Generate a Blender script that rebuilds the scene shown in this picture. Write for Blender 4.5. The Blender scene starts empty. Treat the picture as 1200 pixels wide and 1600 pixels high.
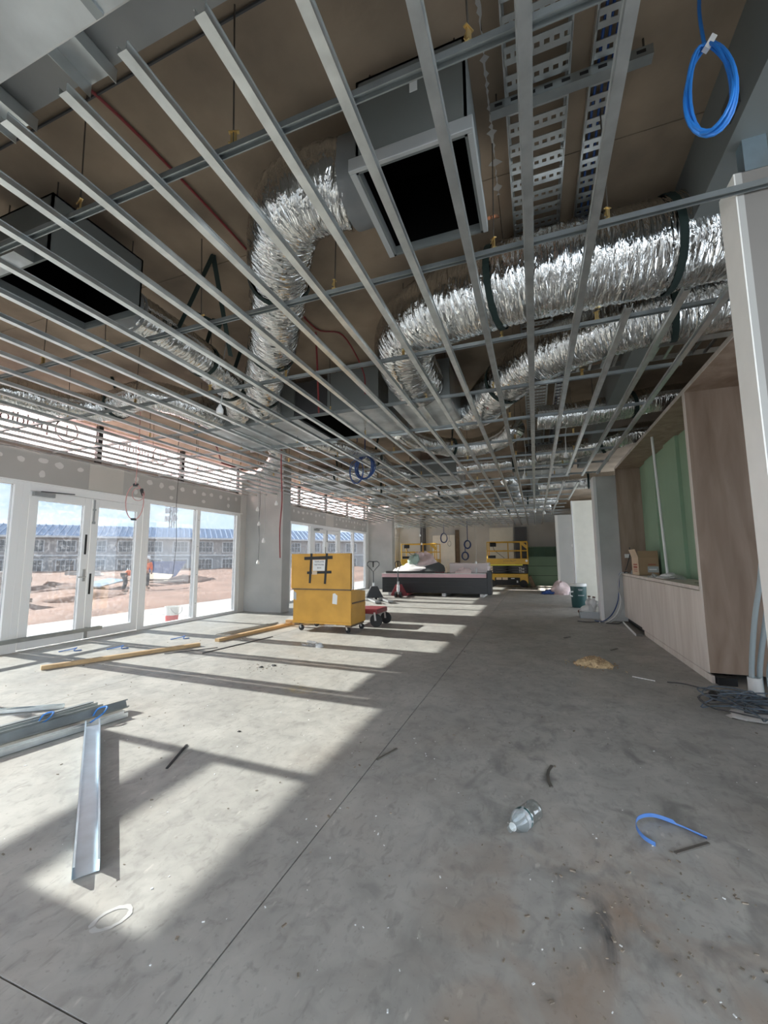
import bpy, bmesh, math, random
from mathutils import Vector, Matrix
random.seed(7)
C = bpy.context.scene.collection
S = bpy.context.scene
R = math.radians

# ------------------------------------------------------------------ camera, sky, sun, exposure
cam = bpy.data.cameras.new('camera'); cam_o = bpy.data.objects.new('camera', cam); C.objects.link(cam_o)
cam.sensor_fit = 'HORIZONTAL'; cam.sensor_width = 36.0; cam.lens = 36.0 * 643 / 1200
cam.clip_start = 0.02; cam.clip_end = 600
cam_o.location = (0, 0, 1.25)
cam_o.rotation_mode = 'QUATERNION'
_q = Matrix.Rotation(R(20.07), 3, 'Z') @ Matrix.Rotation(R(90 + 6.54), 3, 'X') @ Matrix.Rotation(R(-0.4), 3, 'Z')
cam_o.rotation_quaternion = _q.to_quaternion()
S.camera = cam_o
S.view_settings.view_transform = 'Standard'; S.view_settings.look = 'None'
S.view_settings.gamma = 1; S.view_settings.use_curve_mapping = False
S.view_settings.exposure = 0.92
S.cycles.diffuse_bounces = 10; S.cycles.max_bounces = 16; S.cycles.transparent_max_bounces = 24

w = bpy.data.worlds.new('sky'); S.world = w; w.use_nodes = True
nt = w.node_tree; nt.nodes.clear()
def _n(t, **k):
    n = nt.nodes.new(t)
    for a, v in k.items(): setattr(n, a, v)
    return n
tc = _n('ShaderNodeTexCoord'); sep = _n('ShaderNodeSeparateXYZ'); nt.links.new(tc.outputs['Generated'], sep.inputs[0])
mp = _n('ShaderNodeMapping'); mp.inputs['Scale'].default_value = (1, 1, 2.6); nt.links.new(tc.outputs['Generated'], mp.inputs[0])
nz = _n('ShaderNodeTexNoise'); nz.inputs['Scale'].default_value = 4.5; nz.inputs['Detail'].default_value = 6
nt.links.new(mp.outputs[0], nz.inputs['Vector'])
cr_ = _n('ShaderNodeValToRGB'); cr_.color_ramp.elements[0].position = .40; cr_.color_ramp.elements[1].position = .60
nt.links.new(nz.outputs['Fac'], cr_.inputs[0])
g = _n('ShaderNodeValToRGB'); g.color_ramp.elements[0].color = (.66, .80, .95, 1); g.color_ramp.elements[1].color = (.36, .56, .88, 1)
g.color_ramp.elements[1].position = .7
nt.links.new(sep.outputs['Z'], g.inputs[0])
mx = _n('ShaderNodeMix', data_type='RGBA'); nt.links.new(cr_.outputs[0], mx.inputs[0]); nt.links.new(g.outputs[0], mx.inputs[6])
mx.inputs[7].default_value = (.93, .97, 1.0, 1)
bg = _n('ShaderNodeBackground'); bg.inputs['Strength'].default_value = 2.3
nt.links.new(mx.outputs[2], bg.inputs[0])
ow = _n('ShaderNodeOutputWorld'); nt.links.new(bg.outputs[0], ow.inputs[0])

sun = bpy.data.lights.new('sun', 'SUN'); sun.energy = 25.0; sun.angle = R(.55); sun.color = (1.0, .955, .89)
sun_o = bpy.data.objects.new('sun', sun); C.objects.link(sun_o)
_d = Vector((1.0, -0.035, -math.tan(R(22.6))))
sun_o.rotation_mode = 'QUATERNION'; sun_o.rotation_quaternion = _d.to_track_quat('-Z', 'Y')
sun_o.location = (-12, 4, 8)

# ------------------------------------------------------------------ materials
MATS = {}
def M(name, col, rough=.55, metal=0.0, var=0.0, vs=6.0, bump=0.0, bs=60.0, stretch=None, alpha_mix=0.0, transl=0.0, col2=None, detail=4, spec=None, emit=0):
    m = bpy.data.materials.new(name); m.use_nodes = True
    t = m.node_tree; p = t.nodes['Principled BSDF']
    p.inputs['Roughness'].default_value = rough; p.inputs['Metallic'].default_value = metal
    p.inputs['Base Color'].default_value = (*col, 1)
    if spec is not None: p.inputs['Specular IOR Level'].default_value = spec
    co = t.nodes.new('ShaderNodeTexCoord'); src = co.outputs['Object']
    if stretch:
        mpn = t.nodes.new('ShaderNodeMapping'); mpn.inputs['Scale'].default_value = stretch
        t.links.new(src, mpn.inputs[0]); src = mpn.outputs[0]
    if var or col2:
        n = t.nodes.new('ShaderNodeTexNoise'); n.inputs['Scale'].default_value = vs; n.inputs['Detail'].default_value = detail
        t.links.new(src, n.inputs['Vector'])
        r = t.nodes.new('ShaderNodeValToRGB'); r.color_ramp.elements[0].position = .3; r.color_ramp.elements[1].position = .7
        a = [max(0, c * (1 - var)) for c in col]; b = [min(1, c * (1 + var)) for c in col]
        if col2: b = col2
        r.color_ramp.elements[0].color = (*a, 1); r.color_ramp.elements[1].color = (*b, 1)
        t.links.new(n.outputs['Fac'], r.inputs[0]); t.links.new(r.outputs[0], p.inputs['Base Color'])
    if bump:
        n2 = t.nodes.new('ShaderNodeTexNoise'); n2.inputs['Scale'].default_value = bs; n2.inputs['Detail'].default_value = 3
        t.links.new(src, n2.inputs['Vector'])
        bn = t.nodes.new('ShaderNodeBump'); bn.inputs['Strength'].default_value = bump; bn.inputs['Distance'].default_value = .01
        t.links.new(n2.outputs['Fac'], bn.inputs['Height']); t.links.new(bn.outputs[0], p.inputs['Normal'])
    if transl:
        tr = t.nodes.new('ShaderNodeBsdfTranslucent'); tr.inputs[0].default_value = (*col, 1)
        ms = t.nodes.new('ShaderNodeMixShader'); ms.inputs[0].default_value = transl
        out = t.nodes['Material Output']
        t.links.new(p.outputs[0], ms.inputs[1]); t.links.new(tr.outputs[0], ms.inputs[2]); t.links.new(ms.outputs[0], out.inputs[0])
    if alpha_mix:
        tr = t.nodes.new('ShaderNodeBsdfTransparent'); ms = t.nodes.new('ShaderNodeMixShader'); ms.inputs[0].default_value = alpha_mix
        out = t.nodes['Material Output']
        t.links.new(p.outputs[0], ms.inputs[1]); t.links.new(tr.outputs[0], ms.inputs[2]); t.links.new(ms.outputs[0], out.inputs[0])
    MATS[name] = m
    return m

def floor_material():
    m = bpy.data.materials.new('burnished_concrete'); m.use_nodes = True
    t = m.node_tree; p = t.nodes['Principled BSDF']; L = t.links
    co = t.nodes.new('ShaderNodeTexCoord')
    geo = t.nodes.new('ShaderNodeNewGeometry')
    def noise(sc, det=5, st=None, dist=0):
        n = t.nodes.new('ShaderNodeTexNoise'); n.inputs['Scale'].default_value = sc; n.inputs['Detail'].default_value = det
        n.inputs['Distortion'].default_value = dist
        s = geo.outputs['Position']
        if st:
            mm = t.nodes.new('ShaderNodeMapping'); mm.inputs['Scale'].default_value = st; mm.inputs['Rotation'].default_value = (0, 0, .5)
            L.new(s, mm.inputs[0]); s = mm.outputs[0]
        L.new(s, n.inputs['Vector']); return n.outputs['Fac']
    def ramp(src, p0, c0, p1, c1):
        r = t.nodes.new('ShaderNodeValToRGB'); r.color_ramp.elements[0].position = p0; r.color_ramp.elements[1].position = p1
        r.color_ramp.elements[0].color = (*c0, 1); r.color_ramp.elements[1].color = (*c1, 1); L.new(src, r.inputs[0]); return r.outputs[0]
    def mix(fac, a, b, mode='MIX'):
        n = t.nodes.new('ShaderNodeMix'); n.data_type = 'RGBA'; n.blend_type = mode
        if isinstance(fac, float): n.inputs[0].default_value = fac
        else: L.new(fac, n.inputs[0])
        for i, v in ((6, a), (7, b)):
            if isinstance(v, tuple): n.inputs[i].default_value = (*v, 1)
            else: L.new(v, n.inputs[i])
        return n.outputs[2]
    def math_(op, a, b=None):
        n = t.nodes.new('ShaderNodeMath'); n.operation = op; n.use_clamp = True
        for i, v in ((0, a), (1, b)):
            if v is None: continue
            if isinstance(v, (int, float)): n.inputs[i].default_value = v
            else: L.new(v, n.inputs[i])
        return n.outputs[0]
    def blob(x, y, rx, ry):
        mm = t.nodes.new('ShaderNodeMapping'); mm.vector_type = 'POINT'
        mm.inputs['Location'].default_value = (-x / rx, -y / ry, 0); mm.inputs['Scale'].default_value = (1 / rx, 1 / ry, 0)
        L.new(geo.outputs['Position'], mm.inputs[0])
        vl = t.nodes.new('ShaderNodeVectorMath'); vl.operation = 'LENGTH'; L.new(mm.outputs[0], vl.inputs[0])
        return math_('SUBTRACT', 1.0, vl.outputs['Value'])
    base = ramp(noise(.7, 6), .3, (.335, .335, .325), .7, (.43, .43, .42))
    base = mix(ramp(noise(5, 9, None, 1.2), .40, (0, 0, 0), .70, (.6, .6, .6)), base, (.245, .246, .242))
    base = mix(ramp(noise(11, 10, None, .9), .54, (0, 0, 0), .68, (.34, .34, .34)), base, (.19, .19, .19))
    base = mix(ramp(noise(1.3, 6, None, .5), .50, (0, 0, 0), .75, (.30, .30, .30)), base, (.37, .32, .27))
    base = mix(ramp(noise(2.2, 9, (1, .6, 1), .4), .52, (0, 0, 0), .72, (.55, .55, .55)), base, (.50, .50, .485))
    base = mix(ramp(noise(55, 3), .62, (0, 0, 0), .72, (.45, .45, .45)), base, (.22, .215, .205))
    base = mix(ramp(noise(30, 4, (1, .4, 1)), .66, (0, 0, 0), .74, (.6, .6, .6)), base, (.55, .54, .52))
    # brown clay dust near the right front
    brown = math_('MULTIPLY', ramp(noise(3.2, 7, None, .8), .42, (0, 0, 0), .68, (1, 1, 1)), math_('MULTIPLY', blob(.25, 1.5, .9, 1.0), 1.3))
    base = mix(math_('MULTIPLY', brown, .75), base, (.30, .20, .135))
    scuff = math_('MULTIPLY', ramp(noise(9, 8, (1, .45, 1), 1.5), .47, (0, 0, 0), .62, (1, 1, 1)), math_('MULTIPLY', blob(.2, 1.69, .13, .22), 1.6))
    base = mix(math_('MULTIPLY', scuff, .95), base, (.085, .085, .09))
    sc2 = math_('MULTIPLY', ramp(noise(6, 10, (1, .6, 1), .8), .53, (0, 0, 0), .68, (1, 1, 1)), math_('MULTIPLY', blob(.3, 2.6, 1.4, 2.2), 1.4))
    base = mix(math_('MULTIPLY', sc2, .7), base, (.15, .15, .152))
    base = mix(ramp(noise(24, 10, (1, .5, 1), 1.0), .56, (0, 0, 0), .70, (.45, .45, .45)), base, (.20, .198, .19))
    yel = math_('MULTIPLY', ramp(noise(14, 4), .4, (0, 0, 0), .6, (1, 1, 1)), math_('MULTIPLY', blob(-2.2, 3.62, .22, .14), 2.0))
    base = mix(math_('MULTIPLY', yel, .5), base, (.52, .43, .20))
    base = mix(1.0, base, (1.03, 1.0, .945), 'MULTIPLY')
    L.new(base, p.inputs['Base Color'])
    rr = ramp(noise(3, 5), .3, (.42, .42, .42), .7, (.62, .62, .62)); L.new(rr, p.inputs['Roughness'])
    p.inputs['Specular IOR Level'].default_value = .42
    bn = t.nodes.new('ShaderNodeBump'); bn.inputs['Strength'].default_value = .12; bn.inputs['Distance'].default_value = .004
    L.new(noise(38, 6), bn.inputs['Height']); L.new(bn.outputs[0], p.inputs['Normal'])
    return m

def foil_material():
    m = bpy.data.materials.new('crinkled_foil'); m.use_nodes = True
    t = m.node_tree; p = t.nodes['Principled BSDF']; L = t.links
    p.inputs['Metallic'].default_value = 1.0; p.inputs['Roughness'].default_value = .10
    p.inputs['Base Color'].default_value = (.74, .74, .725, 1)
    uv = t.nodes.new('ShaderNodeUVMap'); mm = t.nodes.new('ShaderNodeMapping'); mm.inputs['Scale'].default_value = (34, 2.3, 1)
    L.new(uv.outputs[0], mm.inputs[0])
    n = t.nodes.new('ShaderNodeTexNoise'); n.inputs['Scale'].default_value = 1.0; n.inputs['Detail'].default_value = 3; n.inputs['Distortion'].default_value = .6
    L.new(mm.outputs[0], n.inputs['Vector'])
    bn = t.nodes.new('ShaderNodeBump'); bn.inputs['Strength'].default_value = 1.0; bn.inputs['Distance'].default_value = .027
    L.new(n.outputs['Fac'], bn.inputs['Height']); L.new(bn.outputs[0], p.inputs['Normal'])
    return m

def glass_material(name, dust):
    m = bpy.data.materials.new(name); m.use_nodes = True
    t = m.node_tree; t.nodes.clear(); L = t.links
    out = t.nodes.new('ShaderNodeOutputMaterial')
    tr = t.nodes.new('ShaderNodeBsdfTransparent'); tr.inputs[0].default_value = (.50, .515, .52, 1)
    gl = t.nodes.new('ShaderNodeBsdfGlossy'); gl.inputs['Roughness'].default_value = .02
    a = t.nodes.new('ShaderNodeMixShader'); a.inputs[0].default_value = .05
    L.new(tr.outputs[0], a.inputs[1]); L.new(gl.outputs[0], a.inputs[2])
    df = t.nodes.new('ShaderNodeBsdfTranslucent'); df.inputs[0].default_value = (.86, .88, .92, 1)
    co = t.nodes.new('ShaderNodeNewGeometry')
    n = t.nodes.new('ShaderNodeTexNoise'); n.inputs['Scale'].default_value = 16; n.inputs['Detail'].default_value = 9; n.inputs['Roughness'].default_value = .7; n.inputs['Distortion'].default_value = .5
    L.new(co.outputs['Position'], n.inputs['Vector'])
    r = t.nodes.new('ShaderNodeValToRGB'); r.color_ramp.elements[0].position = .48; r.color_ramp.elements[1].position = .72
    r.color_ramp.elements[0].color = (.007, .007, .007, 1); r.color_ramp.elements[1].color = (dust, dust, dust, 1)
    L.new(n.outputs['Fac'], r.inputs[0])
    b = t.nodes.new('ShaderNodeMixShader'); L.new(r.outputs[0], b.inputs[0]); L.new(a.outputs[0], b.inputs[1]); L.new(df.outputs[0], b.inputs[2])
    L.new(b.outputs[0], out.inputs[0])
    return m

def wood_material(name, c0, c1, axis_scale):
    m = bpy.data.materials.new(name); m.use_nodes = True
    t = m.node_tree; p = t.nodes['Principled BSDF']; L = t.links
    co = t.nodes.new('ShaderNodeNewGeometry'); mm = t.nodes.new('ShaderNodeMapping'); mm.inputs['Scale'].default_value = axis_scale
    L.new(co.outputs['Position'], mm.inputs[0])
    n = t.nodes.new('ShaderNodeTexNoise'); n.inputs['Scale'].default_value = 3.0; n.inputs['Detail'].default_value = 7; n.inputs['Distortion'].default_value = .7
    L.new(mm.outputs[0], n.inputs['Vector'])
    r = t.nodes.new('ShaderNodeValToRGB'); r.color_ramp.elements[0].position = .32; r.color_ramp.elements[1].position = .68
    r.color_ramp.elements[0].color = (*c0, 1); r.color_ramp.elements[1].color = (*c1, 1)
    L.new(n.outputs['Fac'], r.inputs[0]); L.new(r.outputs[0], p.inputs['Base Color']); p.inputs['Roughness'].default_value = .55
    return m

FLOOR = floor_material(); FOIL = foil_material()
GLASS = glass_material('dusty_glass', .025); GLASS2 = glass_material('dirty_door_glass', .035)
OAK = wood_material('oak_laminate', (.27, .19, .138), (.40, .30, .232), (2.4, 2.4, .35))
OAK2 = wood_material('oak_laminate_lit', (.66, .58, .51), (.80, .73, .66), (2.4, 2.4, .35))  # oak for window-facing fronts, paler because their light is put into the colour
PINE = wood_material('pine', (.42, .27, .13), (.58, .40, .21), (6, 1, 6))
M('groove', (.06, .057, .05), .9)
M('slab', (.30, .232, .168), .9, var=.30, vs=2.2, bump=.25, bs=14, detail=8)
M('grey_concrete', (.33, .335, .325), .85, var=.16, vs=1.6, bump=.15, bs=25, detail=8)
M('column_concrete', (.40, .40, .385), .85, var=.14, vs=1.4, bump=.12, bs=30, detail=8)
M('blade_concrete', (.52, .525, .505), .85, var=.16, vs=1.6, bump=.15, bs=25, detail=8)
M('rendered_wall', (.60, .59, .565), .9, var=.08, vs=1.2, bump=.08, bs=40)
M('plasterboard', (.52, .50, .455), .9, var=.05, vs=1.5)
M('plasterboard_grey', (.40, .39, .365), .9, var=.07, vs=1.2)
M('plaster_patch', (.62, .61, .58), .9, var=.04)
M('cream_board', (.80, .78, .69), .8, var=.03)
M('white_wall', (.86, .84, .79), .8, var=.03)
M('nib_face_shaded', (.205, .19, .172), .85, var=.05, vs=1)  # nib front board, its shade put into the darker colour
M('white_frame', (.80, .80, .79), .4)
M('grey_metal', (.35, .36, .36), .4, .6)
M('black', (.012, .012, .013), .6)
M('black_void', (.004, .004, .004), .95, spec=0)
M('dark_strap', (.014, .030, .026), .8)
M('galv', (.70, .73, .73), .30, .92, var=.14, vs=9, bump=.04, bs=40)
M('galv_dull', (.34, .365, .365), .42, .75, var=.16, vs=7)
M('galv_sheet', (.56, .59, .60), .36, .88, var=.26, vs=4.0, detail=9, bump=.05, bs=9)
M('galv_blue', (.50, .62, .70), .34, .9, var=.12, vs=8)
M('box_grey', (.20, .215, .21), .6, .3, var=.06, vs=2)
M('flange', (.55, .57, .57), .5, .5)
M('collar', (.27, .28, .285), .5, .4, var=.1, vs=8)
M('brass', (.72, .52, .22), .35, .85)
M('rod', (.10, .085, .07), .6, .5)
M('red_cable', (.22, .022, .025), .5)
M('pink_cable', (.52, .26, .24), .5)
M('white_plastic', (.80, .80, .78), .45)
M('grey_cable', (.42, .43, .42), .5)
M('blue_cable', (.025, .20, .62), .4)
M('navy_cable', (.018, .055, .19), .45)
M('steel_blue_cable', (.105, .135, .17), .5)
M('conduit', (.40, .47, .49), .45)
M('copper', (.62, .26, .13), .35, .8)
M('pink_wrap', (.93, .85, .86), .7, transl=.6, var=.05, vs=2)
M('wrap_print', (.16, .11, .12), .8)
M('green_board', (.29, .42, .29), .75, var=.06, vs=1.5)
M('green_board_dark', (.16, .25, .175), .75, var=.06, vs=1.5)
M('yellow_paint', (.62, .33, .055), .45, var=.12, vs=3, bump=.03, bs=20)
M('yellow_lift', (.60, .36, .04), .45, var=.08, vs=3)
M('yellow_bright', (.80, .74, .06), .5)
M('black_tape', (.022, .022, .022), .6)
M('paper', (.78, .79, .78), .8)
M('ink', (.10, .10, .11), .8)
M('castor_metal', (.62, .62, .62), .35, .8)
M('rubber', (.025, .025, .026), .75)
M('red_paint', (.20, .022, .028), .45, var=.1, vs=6)
M('dark_paint', (.06, .06, .063), .5)
M('black_wrap', (.020, .021, .023), .38, bump=.5, bs=7)
M('pink_board', (.74, .50, .53), .8, var=.05)
M('board_white', (.72, .71, .69), .8)
M('batts', (.62, .49, .48), .55, var=.22, vs=5, bump=.5, bs=14)
M('batt_white', (.80, .78, .76), .5, var=.1, vs=5, bump=.5, bs=10)
M('charcoal_sheet', (.075, .085, .085), .6, bump=.3, bs=8)
M('tarp_green', (.30, .40, .34), .6, bump=.4, bs=10)
M('cooler_green', (.018, .075, .075), .4)
M('cardboard', (.36, .245, .145), .85, var=.06)
M('cardboard_light', (.66, .52, .37), .85, var=.05)
M('red_print', (.38, .09, .06), .8)
M('label_grey', (.42, .45, .46), .6)
M('rag', (.62, .62, .60), .9, var=.1, vs=12, bump=.4, bs=30)
M('milky', (.78, .78, .77), .35, transl=.25)
M('jug_brown', (.16, .08, .05), .6)
M('sawdust', (.62, .42, .22), .95, col2=(.78, .60, .36), var=.3, vs=30)
M('timber_dark', (.17, .12, .08), .8, var=.2, vs=8)
M('blue_bit', (.05, .22, .60), .5)
M('strap_blue', (.09, .22, .55), .45)
M('steel_dark', (.17, .155, .135), .55, .5)
M('chalk', (.52, .51, .49), .9)
M('debris', (.24, .20, .155), .9, var=.5, vs=40)
M('clear_wrap', (.75, .77, .78), .25, alpha_mix=.68)
M('dirt', (.20, .095, .06), .95, col2=(.29, .155, .105), var=.25, vs=.35, bump=.6, bs=3, detail=10)
M('dirt_dark', (.13, .062, .042), .95, var=.35, vs=.6, bump=.6, bs=3, detail=10)
M('paving', (.40, .39, .375), .9, var=.06, vs=1)
M('far_wall', (.36, .34, .335), .9, var=.14, vs=.5, detail=8)
M('far_wall_low', (.30, .31, .33), .9, var=.14, vs=.5, detail=8)
M('far_roof', (.22, .30, .44), .5, var=.05, vs=1)
M('far_frame', (.62, .64, .66), .6)
M('far_pane', (.07, .085, .11), .15)
M('brick_grey', (.42, .39, .37), .9, var=.12, vs=6)
M('foliage', (.05, .085, .03), .9, var=.4, vs=3)
M('steel_tower', (.35, .36, .37), .6, .4)
M('hi_vis', (.80, .16, .045), .8)
M('hi_vis_stripe', (.85, .86, .80), .5)
M('navy_cloth', (.03, .035, .05), .9)
M('skin', (.42, .25, .18), .7)
M('skip_blue', (.035, .09, .30), .6, var=.1)
M('bucket_red', (.62, .06, .06), .5)
M('blue_liner', (.02, .08, .20), .6)
M('dirty_white', (.58, .56, .55), .7, var=.12, vs=6, bump=.4, bs=12)

# PET plastic
def pet():
    m = bpy.data.materials.new('clear_plastic'); m.use_nodes = True
    t = m.node_tree; t.nodes.clear(); out = t.nodes.new('ShaderNodeOutputMaterial')
    tr = t.nodes.new('ShaderNodeBsdfTransparent'); tr.inputs[0].default_value = (.90, .94, .95, 1)
    gl = t.nodes.new('ShaderNodeBsdfGlossy'); gl.inputs['Roughness'].default_value = .06
    lw = t.nodes.new('ShaderNodeLayerWeight'); lw.inputs[0].default_value = .22
    ms = t.nodes.new('ShaderNodeMixShader'); t.links.new(lw.outputs['Facing'], ms.inputs[0])
    t.links.new(tr.outputs[0], ms.inputs[1]); t.links.new(gl.outputs[0], ms.inputs[2]); t.links.new(ms.outputs[0], out.inputs[0])
    return m
PET = pet(); MATS['pet'] = PET
MATS.update(floor=FLOOR, foil=FOIL, glass=GLASS, glass2=GLASS2, oak=OAK, oak2=OAK2, pine=PINE)

# ------------------------------------------------------------------ mesh helpers
ORG = {}
class B:
    def __init__(self): self.v = []; self.f = []; self.uv = None
    def add(self, vs, fs):
        o = len(self.v); self.v += [tuple(p) for p in vs]; self.f += [tuple(i + o for i in f) for f in fs]; return self
    def box(self, x0, x1, y0, y1, z0, z1):
        return self.add([(x0,y0,z0),(x1,y0,z0),(x1,y1,z0),(x0,y1,z0),(x0,y0,z1),(x1,y0,z1),(x1,y1,z1),(x0,y1,z1)],
                        [(0,3,2,1),(4,5,6,7),(0,1,5,4),(1,2,6,5),(2,3,7,6),(3,0,4,7)])
    def obox(self, c, s, rz=0, rx=0, ry=0):
        m = Matrix.Translation(c) @ Matrix.Rotation(rz, 4, 'Z') @ Matrix.Rotation(ry, 4, 'Y') @ Matrix.Rotation(rx, 4, 'X')
        h = [k / 2 for k in s]
        vs = [m @ Vector((a*h[0], b*h[1], d*h[2])) for d in (-1,1) for a, b in ((-1,-1),(1,-1),(1,1),(-1,1))]
        return self.add(vs, [(0,3,2,1),(4,5,6,7),(0,1,5,4),(1,2,6,5),(2,3,7,6),(3,0,4,7)])
    def bar(self, p, q, wd, ht, up=(0,0,1)):
        p = Vector(p); q = Vector(q); d = (q - p).normalized(); u = Vector(up)
        if abs(d.dot(u)) > .98: u = Vector((0, 1, 0))
        s = d.cross(u).normalized(); u = s.cross(d).normalized()
        vs = [e + s*a*wd/2 + u*b*ht/2 for e in (p, q) for a, b in ((-1,-1),(1,-1),(1,1),(-1,1))]
        return self.add(vs, [(0,1,2,3),(7,6,5,4),(0,4,5,1),(1,5,6,2),(2,6,7,3),(3,7,4,0)])
    def tube(self, pts, r, n=8, closed=False, cap=True):
        P = [Vector(p) for p in pts]; rs = r if isinstance(r, (list, tuple)) else [r]*len(P)
        N = len(P); o = len(self.v); prev = None
        for i in range(N):
            if closed: d = P[(i+1) % N] - P[i-1]
            else: d = P[min(i+1, N-1)] - P[max(i-1, 0)]
            if d.length < 1e-9: d = Vector((0,0,1))
            d.normalize()
            if prev is None:
                a = Vector((0,0,1)) if abs(d.z) < .9 else Vector((1,0,0)); u = d.cross(a).normalized()
            else:
                u = prev - d*prev.dot(d)
                u = u.normalized() if u.length > 1e-6 else d.orthogonal().normalized()
            prev = u; vv = d.cross(u)
            for k in range(n):
                t = 2*math.pi*k/n; self.v.append(tuple(P[i] + (u*math.cos(t) + vv*math.sin(t))*rs[i]))
        for i in range(N if closed else N-1):
            j = (i+1) % N
            for k in range(n):
                k2 = (k+1) % n; self.f.append((o+i*n+k, o+i*n+k2, o+j*n+k2, o+j*n+k))
        if cap and not closed:
            self.f.append(tuple(o+k for k in reversed(range(n)))); self.f.append(tuple(o+(N-1)*n+k for k in range(n)))
        return self
    def lathe(self, prof, c, axis='Z', n=20, rot=None):
        c = Vector(c); o = len(self.v)
        for r, h in prof:
            for k in range(n):
                t = 2*math.pi*k/n; x, y = r*math.cos(t), r*math.sin(t)
                p = {'Z': Vector((x,y,h)), 'X': Vector((h,x,y)), 'Y': Vector((y,h,x))}[axis]
                if rot is not None: p = rot @ p
                self.v.append(tuple(c + p))
        for i in range(len(prof)-1):
            for k in range(n):
                k2 = (k+1) % n; self.f.append((o+i*n+k, o+i*n+k2, o+(i+1)*n+k2, o+(i+1)*n+k))
        if prof[0][0] > 1e-4: self.f.append(tuple(o+k for k in reversed(range(n))))
        if prof[-1][0] > 1e-4: self.f.append(tuple(o+(len(prof)-1)*n+k for k in range(n)))
        return self
    def prism(self, poly, fr, to, axis='Y'):
        n = len(poly); o = len(self.v)
        for h in (fr, to):
            for a, b in poly:
                self.v.append({'Y': (a, h, b), 'X': (h, a, b), 'Z': (a, b, h)}[axis])
        for k in range(n):
            k2 = (k+1) % n; self.f.append((o+k, o+k2, o+n+k2, o+n+k))
        self.f.append(tuple(o+k for k in reversed(range(n)))); self.f.append(tuple(o+n+k for k in range(n)))
        return self
    def mesh(self, name, mat, smooth=False, off=(0,0,0)):
        me = bpy.data.meshes.new(name)
        me.from_pydata([(x-off[0], y-off[1], z-off[2]) for x, y, z in self.v], [], self.f)
        bm = bmesh.new(); bm.from_mesh(me); bmesh.ops.recalc_face_normals(bm, faces=bm.faces); bm.to_mesh(me); bm.free()
        me.materials.append(MATS[mat] if isinstance(mat, str) else mat)
        if smooth:
            me.polygons.foreach_set('use_smooth', [True]*len(me.polygons))
            try: me.set_sharp_from_angle(angle=R(40))
            except Exception: pass
        return me
    def build(self, name, mat, parent=None, smooth=False, bevel=0, **tags):
        off = ORG.get(parent.name, (0,0,0)) if parent else (0,0,0)
        if parent is None:
            xs = [p[0] for p in self.v]; ys = [p[1] for p in self.v]; zs = [p[2] for p in self.v]
            off = ((min(xs)+max(xs))/2, (min(ys)+max(ys))/2, min(zs))
        me = self.mesh(name, mat, smooth, off)
        o = bpy.data.objects.new(name, me); C.objects.link(o)
        if parent: o.parent = parent; ORG[o.name] = off
        else: o.location = off; ORG[o.name] = off
        if bevel:
            b = o.modifiers.new('bevel', 'BEVEL'); b.width = bevel; b.segments = 2; b.limit_method = 'ANGLE'
        tag(o, **tags); return o

def tag(o, label=None, cat=None, group=None, kind=None):
    if label: o['label'] = label
    if cat: o['category'] = cat
    if group: o['group'] = group
    if kind: o['kind'] = kind
    return o
def thing(name, loc, label, cat, group=None):
    o = bpy.data.objects.new(name, None); C.objects.link(o); o.location = loc; o.empty_display_size = .1
    ORG[o.name] = tuple(loc); return tag(o, label, cat, group)
def struct(name, loc=(0,0,0)):
    o = bpy.data.objects.new(name, None); C.objects.link(o); o.location = loc; ORG[o.name] = tuple(loc); o['kind'] = 'structure'; return o
def inst(name, me, parent, loc, rot=(0,0,0), scale=(1,1,1)):
    o = bpy.data.objects.new(name, me); C.objects.link(o); o.parent = parent
    off = ORG[parent.name]; o.location = (loc[0]-off[0], loc[1]-off[1], loc[2]-off[2]); o.rotation_euler = rot; o.scale = scale
    ORG[o.name] = off; return o
def copy_tree(o, parent=None):
    c = o.copy(); C.objects.link(c); ORG[c.name] = ORG.get(o.name, (0,0,0))
    if parent: c.parent = parent
    for ch in list(o.children): copy_tree(ch, c)
    return c
def text(name, s, size, parent, loc, rot, mat='ink', extrude=.0008, spacing=1.0):
    cu = bpy.data.curves.new(name, 'FONT'); cu.body = s; cu.size = size; cu.extrude = extrude; cu.align_x = 'CENTER'; cu.align_y = 'CENTER'
    cu.space_character = spacing; cu.resolution_u = 2
    cu.materials.append(MATS[mat])
    tmp = bpy.data.objects.new(name, cu); me = bpy.data.meshes.new_from_object(tmp); bpy.data.objects.remove(tmp)
    me.materials.clear(); me.materials.append(MATS[mat])
    o = bpy.data.objects.new(name, me); C.objects.link(o); o.parent = parent
    off = ORG[parent.name]; o.location = (loc[0]-off[0], loc[1]-off[1], loc[2]-off[2]); o.rotation_euler = rot; return o
def crv(pts, m=8):
    P = [Vector(p) for p in pts]; P = [P[0]*2-P[1]] + P + [P[-1]*2-P[-2]]; out = []
    for i in range(1, len(P)-2):
        a, b, c, d = P[i-1:i+3]
        for k in range(m):
            t = k/m; out.append(.5*((2*b) + (c-a)*t + (2*a-5*b+4*c-d)*t*t + (3*b-a-3*c+d)*t**3))
    out.append(P[-2]); return out
def U(a, b): return random.uniform(a, b)

# ================================================================== SETTING
XW = -6.83           # inner face of the glazed wall
ZB = 2.845           # underside of the ceiling battens
ZS = 3.55            # underside of the concrete slab above
PITCH = 8.15
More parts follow.
